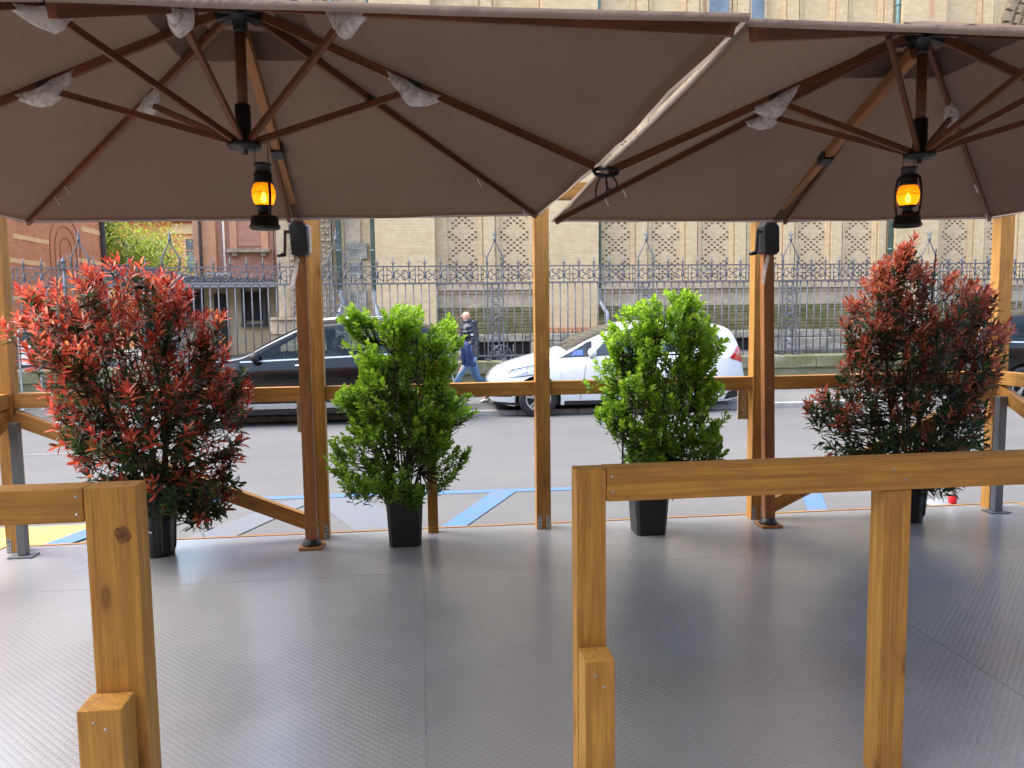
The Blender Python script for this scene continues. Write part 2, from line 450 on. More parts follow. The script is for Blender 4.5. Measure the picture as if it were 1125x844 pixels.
def tag(o, label=None, cat=None, group=None, kind=None):
    if label: o['label'] = label
    if cat: o['category'] = cat
    if group: o['group'] = group
    if kind: o['kind'] = kind
    return o

def thing(name, label, cat, loc=(0, 0, 0), group=None):
    o = link(name, None, None, loc); o.empty_display_size = .1
    return tag(o, label, cat, group)

def struct(name, mb, mat, **kw):
    return tag(mb.build(name, mat, None, **kw), kind='structure')

def beam(name, p, q, w, h, mat, parent=None, bevel=.004, up=(0, 0, 1), wear=0):
    """a sawn timber whose own X axis runs along its length, so that its grain does too (w across, h in the 'up' sense)"""
    p = Vector(p); q = Vector(q); L = (q - p).length; d = (q - p).normalized(); u = Vector(up)
    if abs(d.dot(u)) > .98: u = Vector((0, 1, 0))
    s = u.cross(d).normalized(); t = d.cross(s)
    me = bpy.data.meshes.new(name); bm = bmesh.new(); bmesh.ops.create_cube(bm, size=1)
    for v in bm.verts: v.co = Vector((v.co.x * L, v.co.y * w, v.co.z * h))
    if bevel: bmesh.ops.bevel(bm, geom=list(bm.edges), offset=bevel, segments=2, affect='EDGES', profile=.7)
    bm.to_mesh(me); bm.free(); me.materials.append(mat)
    c = (p + q) / 2
    o = link(name, me, parent, c)
    o.rotation_mode = 'QUATERNION'
    o.rotation_quaternion = Matrix((d, s, t)).transposed().to_quaternion()
    return o

def copy_tree(o, loc=None, parent=None):
    c = o.copy(); COL.objects.link(c); c.parent = parent
    if loc is not None: c.location = loc
    WP[c.name] = Vector(c.location) if parent is None else WP[parent.name] + Vector(c.location)
    for ch in list(o.children): copy_tree(ch, None, c)
    return c

# ------------------------------------------------------------------ ground, street, terrace floor
g = MB().add([(-400, -400, -.03), (400, -400, -.03), (400, 400, -.03), (-400, 400, -.03)], [(0, 1, 2, 3)]); struct('ground', g, M['gravel'])
g = MB().add([(-60, 1.0, 0), (60, 1.0, 0), (60, 12.9, 0), (-60, 12.9, 0)], [(0, 1, 2, 3)]); struct('road', g, M['asphalt'])
g = MB().box((-60, 12.98, -.02), (60, 15.25, .08)); struct('pavement', g, M['pavement'])
g = MB()
x = -30.0
while x < 30:
    l = random.uniform(.95, 1.1); g.box((x + .006, 12.80, -.02), (x + l - .006, 12.976, .083 + random.uniform(-.003, .003))); x += l
struct('pavement_kerb', g, M['kerb'], bevel=.012)
g = MB().box((-60, 15.2, -.02), (60, 60, .06)); struct('courtyard_ground', g, M['gravel'])
g = MB().box((-60, -2.6, -.02), (60, 1.55, .16)); struct('portico_pavement', g, M['pavement'])
g = MB().add([(-8.6, 12.985, .084), (-5.3, 12.985, .084), (-5.9, 15.2, .084), (-8.6, 15.2, .084)], [(0, 1, 2, 3)]); struct('driveway', g, M['drive'])

def sheet(pts, z): return MB().add([(p[0], p[1], z) for p in pts], [tuple(range(len(pts)))])
# painted parking markings
g = MB()
g.add([(-2.3, 7.30, .004), (1.5, 7.18, .004), (1.5, 7.30, .004), (-2.3, 7.43, .004)], [(0, 1, 2, 3)])
g.add([(1.5, 7.18, .004), (9, 7.05, .004), (9, 7.17, .004), (1.5, 7.30, .004)], [(0, 1, 2, 3)])
g.add([(.04, 5.9, .008), (.24, 5.9, .008), (.86, 7.2, .008), (.62, 7.2, .008)], [(0, 1, 2, 3)])
g.add([(3.06, 5.7, .008), (3.24, 5.7, .008), (3.86, 7.14, .008), (3.66, 7.14, .008)], [(0, 1, 2, 3)])
g.add([(-3.25, 5.0, .012), (-3.10, 5.0, .012), (-2.50, 6.5, .012), (-2.72, 6.5, .012)], [(0, 1, 2, 3)])
struct('parking_markings', g, M['blue_paint'])
g = MB()
g.add([(-.42, 5.7, .004), (.02, 5.7, .004), (-.55, 7.22, .004), (-1.05, 7.24, .004)], [(0, 1, 2, 3)])
g.add([(-1.9, 6.0, .008), (-1.5, 6.0, .008), (-1.0, 7.2, .008), (-1.25, 7.2, .008)], [(0, 1, 2, 3)])
struct('worn_parking_markings', g, M['blue_worn'])
struct('yellow_road_paint', sheet([(-6, 4.6), (-3.28, 4.6), (-2.70, 6.62), (-6, 6.62)], .006), M['yellow_paint'])
struct('white_edge_line', sheet([(-30, 10.2), (-2.6, 10.2), (-2.6, 10.3), (-30, 10.3)], .004), M['white_paint'])

# the raised terrace: boards below, rolls of studded rubber flooring on top
DZ = .20
struct('terrace_deck', MB().box((-2.78, 1.5, .02), (4.52, 5.34, DZ - .0035)), M['wood'])
xs = [-2.78, -.02, 2.28, 4.52]
struct('deck_flooring', MB().box((-2.775, 4.42, DZ - .003), (4.515, 5.335, DZ + .0004)), M['rubber'], at=(.7, 4.9, DZ))
for i in range(3):
    struct('deck_flooring', MB().box((xs[i] + (.001 if i else .005), 1.5, DZ - .003), (xs[i + 1] - .0005, 4.419, DZ + .0005 * (i - 1))), M['rubber'], at=((xs[i] + xs[i + 1]) / 2, 3, DZ))
struct('deck_edge_trim', MB().box((-2.79, 5.34, .02), (4.53, 5.362, DZ + .004)).box((4.522, 1.5, .02), (4.544, 5.339, DZ + .004)).box((-2.804, 1.5, .02), (-2.782, 5.339, DZ + .004)), M['wood'])

# ------------------------------------------------------------------ back timber frame
FR = thing('timber_pergola', 'honey stained timber frame with tall posts along the street edge of the terrace', 'pergola', (.8, 5.24, DZ))
PX = [(-2.70, -2.60), (-.755, -.655), (.765, .865), (2.325, 2.43), (4.185, 4.29)]
def bracket(parent, xc, y, z, w, face=-1):
    """perforated steel angle plates at a post foot"""
    m = MB()
    for s in (-1, 1):
        x0 = xc + s * w * .30
        m.prism([(x0 - .014, z), (x0 + .014, z), (x0 + .014, z + .085), (x0 - .014, z + .1)], y - .0035, y - .0005)
        for k in range(3):
            m.lathe([(.0045, -.0045), (.0045, -.0036)], (x0, y, z + .02 + k * .026), 8, 1, 'y')
    return m.build('foot_bracket', [M['galv'], M['hole']], parent, fixn=True)
for i, (a, b2) in enumerate(PX):
    p = beam('post', ((a + b2) / 2, 5.245, DZ), ((a + b2) / 2, 5.245, 2.47), .09, b2 - a, M['wood'], FR, up=(1, 0, 0))
    bracket(FR, (a + b2) / 2, 5.2, DZ + .004, b2 - a)
beam('top_beam', (-2.78, 5.245, 2.525), (4.37, 5.245, 2.525), .09, .11, M['wood'], FR)
for i in range(4):
    beam('rail', (PX[i][1] + .001, 5.245, 1.187), (PX[i + 1][0] - .001, 5.245, 1.187), .07, .095, M['wood'], FR)
for xm in (.045, 1.6):
    beam('short_post', (xm, 5.255, DZ), (xm, 5.255, 1.138), .07, .07, M['wood'], FR)
beam('brace', (-2.598, 5.225, 1.08), (-.757, 5.225, .30), .06, .095, M['wood'], FR)
beam('brace', (4.183, 5.225, 1.09), (2.432, 5.225, .27), .06, .095, M['wood'], FR)
for s, xc in ((-1, -2.65), (1, 4.237)):
    beam('side_rail', (xc, 5.198, 1.187), (xc, 1.9, 1.187), .07, .095, M['wood'], FR)
    beam('side_brace', (xc, 5.198, 1.09), (xc, 3.4, .28), .06, .095, M['wood'], FR)
    beam('side_post', (xc, 1.9, DZ), (xc, 1.81, 1.26), .09, .09, M['wood'], FR) if False else None
for xc, w in ((-2.555, .05), (4.175, .06)):
    m = MB().box((xc - w / 2, 5.09, DZ + .012), (xc + w / 2, 5.14, 1.06)).box((xc - .075, 5.06, DZ + .002), (xc + .075, 5.17, DZ + .011))
    m.build('steel_prop', M['steel'], FR, bevel=.003)

# beige notice plates hung on the street side of two posts
for xc, lab in ((-.755, 'beige notice plate behind the post beside the black car'), (2.35, 'beige notice plate behind the post beside the white car tail')):
    t = thing('notice_plate', lab, 'plate', (xc, 5.292, 1.03), 'notice plates on the back posts')
    MB().box((xc - .098, 5.292, .92), (xc + .098, 5.299, 1.136)).build('plate', M['plate'], t, bevel=.002)
    b = MB(); fx, fz = .082, .092
    for a0, a1 in (((-fx, -fz), (fx, -fz)), ((-fx, fz), (fx, fz)), ((-fx, -fz), (-fx, fz)), ((fx, -fz), (fx, fz))):
        b.box((xc + min(a0[0], a1[0]) - .0015, 5.2895, 1.028 + min(a0[1], a1[1]) - .0015), (xc + max(a0[0], a1[0]) + .0015, 5.2915, 1.028 + max(a0[1], a1[1]) + .0015))
    for sx in (-.072, .066):
        b.box((xc + sx - .002, 5.2895, .955), (xc + sx + .002, 5.2915, .98))
        b.box((xc + sx, 5.2895, .974), (xc + sx + .012, 5.2915, .978))
    b.build('printed_border', M['ink'], t)

# ------------------------------------------------------------------ near railings (foreground)
RL = thing('timber_railing', 'near railing end with a wide knotty post at the left corner', 'railing', (-1.5, 2.24, DZ), 'near railings')
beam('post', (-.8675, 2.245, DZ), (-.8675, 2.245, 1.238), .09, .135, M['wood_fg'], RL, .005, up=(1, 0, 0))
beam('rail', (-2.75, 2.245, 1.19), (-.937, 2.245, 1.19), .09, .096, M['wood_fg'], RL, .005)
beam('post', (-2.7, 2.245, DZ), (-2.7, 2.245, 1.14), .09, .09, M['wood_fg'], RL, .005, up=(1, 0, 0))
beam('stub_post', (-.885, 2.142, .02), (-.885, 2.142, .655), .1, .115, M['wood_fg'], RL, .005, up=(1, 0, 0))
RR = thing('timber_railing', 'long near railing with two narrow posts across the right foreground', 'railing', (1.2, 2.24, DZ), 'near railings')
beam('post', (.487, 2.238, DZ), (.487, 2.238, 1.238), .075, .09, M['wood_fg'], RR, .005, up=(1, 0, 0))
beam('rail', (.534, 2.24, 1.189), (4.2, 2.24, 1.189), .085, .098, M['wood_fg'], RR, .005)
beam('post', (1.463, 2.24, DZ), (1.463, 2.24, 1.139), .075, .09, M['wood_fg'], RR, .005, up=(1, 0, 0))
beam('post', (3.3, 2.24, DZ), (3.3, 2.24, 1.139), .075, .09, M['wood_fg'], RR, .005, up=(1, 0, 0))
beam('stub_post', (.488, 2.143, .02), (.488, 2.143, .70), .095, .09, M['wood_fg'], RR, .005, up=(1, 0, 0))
# countersunk screws where rails meet posts
for root, pts in ((RL, ((-.955, 1.215), (-.955, 1.165), (-.90, .62), (-.87, .60))), (RR, ((.55, 1.215), (.552, 1.168), (1.445, 1.205), (1.482, 1.172), (.475, .655), (.50, .62)))):
    sm = MB()
    for sx, sz in pts:
        yy = (2.0915 if root is RL else 2.0948) if sz < .7 else (2.1995 if root is RL else 2.197)
        sm.lathe([(0, -.0006), (.0038, -.0006), (.0042, .0008)], (sx, yy, sz), 10, 0, 'y')
    sm.build('screw_heads', M['galv'], root)
# a knot with drying cracks on the wide post
M['knot'] = plain('wood knot', (.22, .095, .026), .6, var=.45, scale=60)
k = MB(); kc = (-.838, 2.1996, 1.103); rk = random.Random(2)
k.add([(kc[0] + (.021 + rk.uniform(-.003, .003)) * math.cos(2 * PI * q / 18), kc[1] - .0004, kc[2] + (.026 + rk.uniform(-.003, .003)) * math.sin(2 * PI * q / 18)) for q in range(18)], [tuple(range(17, -1, -1))])
for q in range(6):
    a = q * 2 * PI / 6 + rk.uniform(-.3, .3); r1 = rk.uniform(.6, 1)
    k.bar((kc[0] + .003 * math.cos(a), kc[1] - .0008, kc[2] + .003 * math.sin(a)), (kc[0] + .020 * r1 * math.cos(a + .12), kc[1] - .0008, kc[2] + .025 * r1 * math.sin(a + .12)), .0006, .0012, 1)
k.build('knot', [M['knot'], M['ink']], RL)

# ------------------------------------------------------------------ umbrellas
def lerp(a, b, t): return Vector(a) * (1 - t) + Vector(b) * t

def umbrella(label, hub, pts, mast_base, mast_top, lower, wraps, seed):
    """pts: 8 points round the canopy edge: BL, B, BR, R, FR, F, FL, L"""
    rnd = random.Random(seed)
    U = thing('cantilever_umbrella', label, 'umbrella', mast_base, 'taupe umbrellas over the terrace')
    H = Vector(hub); P = [Vector(p) for p in pts]
    # canopy: eight tight panels, hanging a little between the ribs
    can = MB(); n = 14
    for i in range(8):
        A, B = P[i], P[(i + 1) % 8]
        L = (A - B).length
        def fn(u, v, A=A, B=B, L=L):
            r = .10 + .90 * (v * 1.05 if v < .92 else (.975 if v < .999 else 1.0))
            e = A.lerp(B, u)
            mid = (A + B) / 2; inw = (H - mid); inw.z = 0; inw.normalize()
            sag = 4 * u * (1 - u)
            e = e + inw * sag * .010
            p = H.lerp(e, r)
            p.z -= .020 * sag * r * (1.25 - r) * 1.6
            w = noise.noise(Vector((p.x * 2.3 + seed, p.y * 2.3, 0))) * .013 + noise.noise(Vector((p.x * 8 + seed, p.y * 8, 3))) * .0045
            p.z += w * sag
            return tuple(p)
        can.grid(fn, n, n); can.mi[-n:] = [1] * n
    can.build('canopy', [M['canopy'], M['canopy_edge']], U)
    # hem band hanging from the edge
    hem = MB()
    for i in range(8):
        A, B = P[i], P[(i + 1) % 8]
        mid = (A + B) / 2; inw = (H - mid); inw.z = 0; inw.normalize()
        def fh(u, v, A=A, B=B, inw=inw):
            e = A.lerp(B, u) + inw * 4 * u * (1 - u) * .010 - inw * (.003 + .004 * math.sin(v * 3))
            wob = noise.noise(Vector((e.x * 4, e.y * 4, seed))) * .006
            e.z += .004 - v * (.019 + wob * .5)
            return tuple(e)
        hem.grid(fh, 24, 3)
    hem.build('hem', M['valance'], U)
    # vent cap above the hub opening
    vc = MB(); apex = H + Vector((0, 0, .012))
    for i in range(8):
        A = H.lerp(P[i], 0.20) + Vector((0, 0, .004)); B = H.lerp(P[(i + 1) % 8], .20) + Vector((0, 0, .004))
        def fv(u, v, A=A, B=B):
            p = apex.lerp(A.lerp(B, u), v); p.z -= .012 * 4 * u * (1 - u) * v; return tuple(p)
        vc.grid(fv, 6, 6)
    vc.build('vent_cap', M['canopy'], U)
    # ribs and struts
    lo = Vector(lower); drop = Vector((0, 0, -.028))
    for i in range(8):
        q = H.lerp(P[i], .985) + drop; p0 = H.lerp(P[i], .035) + drop
        r = beam('rib', p0, q, .020, .033, M['teak'], U, .003)
        fr = .48 if i % 2 else .335
        j = H.lerp(P[i], fr) + drop * 1.6
        if i != 1:
            d = (j - lo); d.z = 0; d.normalize()
            beam('strut', lo + d * .045 + Vector((0, 0, .02)), j, .018, .026, M['teak'], U, .003)
            dj = (P[i] - H).normalized()
            MB().bar(j - dj * .03 + Vector((0, 0, .014)), j + dj * .03 + Vector((0, 0, .014)), .026, .032).build('joint', M['black'], U, bevel=.004)
        if i in wraps:
            dj = (P[i] - H).normalized(); w = MB(); sgn = rnd.choice((-1, 1))
            rings = []
            for s in range(13):
                t = s / 12; c = j + dj * (.13 - .26 * t) + Vector((0, 0, .026 - .036 * math.sin(t * PI)))
                side = Vector((-dj.y, dj.x, 0)).normalized()
                rr = .014 + .056 * (t / .62 if t < .62 else (1 - t) / .38) ** 1.2
                ring = []
                for a in range(18):
                    an = 2 * PI * a / 18; k2 = rr * (1 + .22 * noise.noise(Vector((math.cos(an) * 1.6, math.sin(an) * 1.6, t * 3 + i * 7 + seed))) + rnd.uniform(-.04, .04))
                    off = side * math.cos(an) * k2 * .55 + Vector((0, 0, 1)) * (math.sin(an) * k2 if math.sin(an) < 0 else math.sin(an) * k2 * .45)
                    ring.append(tuple(c + off))
                rings.append(ring)
            w.loft(rings, 0, False, True).build('plastic_wrap', M['film'], U)
    # fabric ties on two ribs
    tm = MB()
    for i, t in ((0, .74), (2, .72), (2, .93), (0, .80)):
        c = H.lerp(P[i], t) + drop * 2.2
        tm.bar(c + Vector((-.012, 0, .02)), c + Vector((.012, .004, -.028)), .008, .003)
    tm.build('fabric_tie', M['white_plastic'], U)
    # hubs and the short central pole
    m = MB().lathe([(.018, -.02), (.052, -.018), (.058, -.04), (.045, -.06), (.030, -.075), (.024, -.12), (.024, -.13)], tuple(H), 16)
    for i in range(8):
        d = (P[i] - H); d.normalize(); m.bar(H + Vector((0, 0, -.035)) + d * .03, H + Vector((0, 0, -.03)) + d * .10, .034, .04)
    m.build('upper_hub', M['black'], U)
    MB().tube([H + Vector((0, 0, -.1)), lo + Vector((0, 0, .1))], .021, 14).build('center_pole', M['teak'], U)
    m = MB().lathe([(.03, .16), (.03, .03), (.062, .016), (.066, .006), (.066, -.004), (.060, -.010), (.015, -.012), (.013, -.03), (.0, -.03)], tuple(lo), 24)
    m.build('lower_hub', M['black'], U)
    # boom from the mast head up to the hub, and the mast
    mt = Vector(mast_top); mb = Vector(mast_base); B = P[1]
    be = H + Vector((0, 0, -.085))
    be2 = be.lerp(mt, .035)
    beam('boom', be2, mt.lerp(be, .02), .040, .055, M['teak_light'], U, .004)
    jp = be.lerp(mt, .52)
    MB().bar(jp.lerp(mt, -.04), jp.lerp(mt, .05), .062, .08).build('boom_bracket', M['black'], U, bevel=.006)
    beam('mast', mb + Vector((0, 0, .045)), mt + Vector((0, 0, -.12)), .062, .074, M['teak_light'], U, .010, up=(1, 0, 0))
    # crank box on the mast head, with its handle
    cx, cy, cz = mt
    c = MB().prism([(cx - .045, cz - .205), (cx + .040, cz - .215), (cx + .058, cz - .19), (cx + .050, cz - .03), (cx + .02, cz + .02), (cx - .035, cz + .012), (cx - .055, cz - .03)], cy - .075, cy + .04)
    cb = c.build('crank_box', M['black'], U, bevel=.012, fixn=True)
    h = MB().tube([(cx - .055, cy - .03, cz - .06), (cx - .085, cy - .035, cz - .06)], .011, 10)
    h.bar((cx - .082, cy - .035, cz - .05), (cx - .090, cy - .035, cz - .21), .014, .022)
    h.tube([(cx - .09, cy - .035, cz - .20), (cx - .135, cy - .04, cz - .205)], .014, 10)
    h.build('crank_handle', M['black'], cb)
    MB().box((cx + .040, cy - .05, cz - .19), (cx + .066, cy + .035, cz - .02)).build('side_plate', M['carsilver'], cb, bevel=.008)
    # loose plastic tag
    MB().grid(lambda u, v: (cx - .02 - .045 * v + .022 * u, cy - .055 + .015 * math.sin(v * 4), cz - .21 - .19 * v - .02 * u), 3, 8).build('plastic_tag', M['film'], U)
    # base plate bolted to the deck
    bx, by, bz = mb
    m = MB().box((bx - .075, by - .07, bz), (bx + .075, by + .07, bz + .018)); m.build('base_plate', M['teak_light'], U, bevel=.004)
    m = MB().lathe([(.064, .018), (.064, .03), (.05, .04), (.045, .06), (.0, .06)], tuple(mb), 18)
    m.build('base_collar', M['black'], U)
    return U

umbrella('taupe canopied umbrella on the left with wooden ribs and a lit lantern below',
         (-.685, 3.24, 2.945),
         [(-2.27, 4.82, 2.275), (-.78, 4.84, 2.295), (.73, 4.76, 2.315), (.725, 3.10, 2.305), (.69, 1.60, 2.315), (-.70, 1.62, 2.318), (-2.1, 1.62, 2.29), (-2.2, 3.2, 2.28)],
         (-.745, 5.02, DZ + .002), (-.745, 4.99, 2.285), (-.685, 3.23, 2.375), (0, 3, 4, 5, 6, 7), 3)
umbrella('taupe canopied umbrella on the right, its corner tucked against the other umbrella',
         (2.195, 3.24, 2.935),
         [(.83, 4.86, 2.29), (2.36, 4.86, 2.29), (3.75, 4.76, 2.30), (3.70, 3.15, 2.31), (3.62, 1.62, 2.325), (2.15, 1.62, 2.32), (.700, 1.62, 2.312), (.748, 3.14, 2.292)],
         (2.375, 5.03, DZ + .002), (2.31, 4.99, 2.285), (2.185, 3.22, 2.365), (0, 2, 4, 5, 7), 11)

# black elastic strap tying the two canopies together
m = MB(); c = Vector((.75, 3.10, 2.262))
for s in range(3): m.tube([c + Vector((.05 * math.cos(a) , .006 * s - .006, .016 * math.sin(a) + .004 * s)) for a in [2 * PI * q / 12 for q in range(13)]], .006, 6)
for sx in (-1, 1):
    m.tube([c + Vector((sx * .01 + sx * (.022 + .012 * (1 - abs(q - 6) / 6)) * math.sin(2 * PI * q / 12) * .8 + sx * .02 * (q if q < 6 else 12 - q) / 6, -.012, -.012 - .055 * (1 - math.cos(2 * PI * q / 12)) * (.9 if sx < 0 else .55))) for q in range(13)], .004, 6)
tag(m.build('elastic_strap', M['cable'], None, at=c), 'black elastic strap tying the two umbrella edges together', 'strap')

# ------------------------------------------------------------------ hurricane lanterns
def lantern(x, y, ztop, zhang, label, rot):
    L = thing('hurricane_lantern', label, 'lantern', (x, y, ztop - .262), 'lanterns hanging under the umbrellas')
    z = ztop - .262
    def lat(prof, n=22): return MB().lathe(prof, (x, y, z), n)
    lat([(.0, .004), (.052, .004), (.060, .010), (.060, .018), (.054, .026), (.054, .048), (.048, .056), (.024, .062), (.022, .085), (.034, .090), (.036, .098), (.0, .1)]).build('fuel_tank', M['darkiron'], L)
    MB().lathe([(.010, 0), (.012, .004), (.012, .016), (.0, .018)], (x + .036 * math.cos(rot), y + .036 * math.sin(rot), z + .052), 12).build('filler_cap', M['darkiron'], L)
    lat([(.030, .098), (.040, .112), (.0455, .135), (.045, .155), (.037, .178), (.032, .184)]).build('glass_globe', M['lampglass'], L)
    MB().lathe([(.0, -.018), (.009, -.010), (.011, 0), (.007, .014), (.0, .028)], (x, y, z + .126), 12).build('flame', M['flame'], L)
    lat([(.0, .183), (.037, .183), (.040, .190), (.034, .200), (.036, .206), (.036, .222), (.030, .226), (.032, .232), (.031, .252), (.036, .256), (.032, .262), (.0, .262)]).build('chimney', M['darkiron'], L)
    fr = MB()
    for s in (-1, 1):
        ca, sa = math.cos(rot) * s, math.sin(rot) * s
        fr.tube([(x + ca * r, y + sa * r, z + h) for r, h in ((.046, .05), (.050, .075), (.053, .10), (.055, .14), (.052, .185), (.045, .215), (.034, .225))], .0055, 8)
    fr.build('side_tubes', M['darkiron'], L)
    gd = MB()
    for hz in (.145,):
        gd.tube([(x + .0475 * math.cos(a), y + .0475 * math.sin(a), z + hz) for a in [2 * PI * q / 20 for q in range(21)]], .0012, 5)
    gd.build('wire_guard', M['darkiron'], L)
    MB().tube([(x - .03, y, z + .225), (x - .028, y, z + .30), (x - .026, y, zhang)], .0016, 5).tube([(x + .024, y, z + .225), (x + .022, y, z + .30), (x + .022, y, zhang)], .0016, 5).build('hanging_wire', M['darkiron'], L)
    return L
lantern(-.612, 3.20, 2.305, 2.375, 'lit black hurricane lantern hanging from the left umbrella hub', 2.2)
lantern(2.125, 3.20, 2.315, 2.375, 'lit black hurricane lantern hanging from the right umbrella hub', 5.3)

# ------------------------------------------------------------------ shrubs
def leaf_mesh(name, base, dirv, nrm, length, width, col, shape, curl, fold=.25):
    base = np.array(base); d = np.array(dirv); nr = np.array(nrm); ln = np.array(length)[:, None]; wd = np.array(width)[:, None]; col = np.array(col); cu = np.array(curl)[:, None]
    d /= np.linalg.norm(d, axis=1, keepdims=True)
    s = np.cross(d, nr); s /= np.linalg.norm(s, axis=1, keepdims=True) + 1e-9
    nr = np.cross(s, d)
    K = len(base); V = np.zeros((K, 11, 3)); st = (.28, .58, .84)
    V[:, 0] = base
    for i, t in enumerate(st):
        m = base + d * ln * t - nr * cu * ln * t * t
        w = wd * shape[i] * .5
        V[:, 1 + i * 3] = m - s * w + nr * w * fold * 2
        V[:, 2 + i * 3] = m
        V[:, 3 + i * 3] = m + s * w + nr * w * fold * 2
    V[:, 10] = base + d * ln - nr * cu * ln
    f = []
    F = [(0, 2, 1), (0, 3, 2), (1, 2, 5, 4), (2, 3, 6, 5), (4, 5, 8, 7), (5, 6, 9, 8), (7, 8, 10), (8, 9, 10)]
    faces = []
    for k2 in range(K):
        o = k2 * 11
        for q in F: faces.append(tuple(o + i for i in q))
    me = bpy.data.meshes.new(name); me.from_pydata(V.reshape(-1, 3).tolist(), [], faces)
    me.polygons.foreach_set('use_smooth', [True] * len(faces))
    ca = me.color_attributes.new('leaf_colour', 'FLOAT_COLOR', 'POINT')
    C4 = np.ones((K, 11, 4)); C4[:, :, :3] = col[:, None, :]
    C4[:, 2, :3] *= 1.15; C4[:, 5, :3] *= 1.15; C4[:, 8, :3] *= 1.1
    ca.data.foreach_set('color', C4.reshape(-1).astype(np.float32))
    me.materials.append(M['leaf']); me.update()
    return me

def envelope(prof):
    prof = sorted(prof)
    zs = [p[0] for p in prof]; a = [p[1] for p in prof]; b = [p[2] for p in prof]
    return zs, a, b

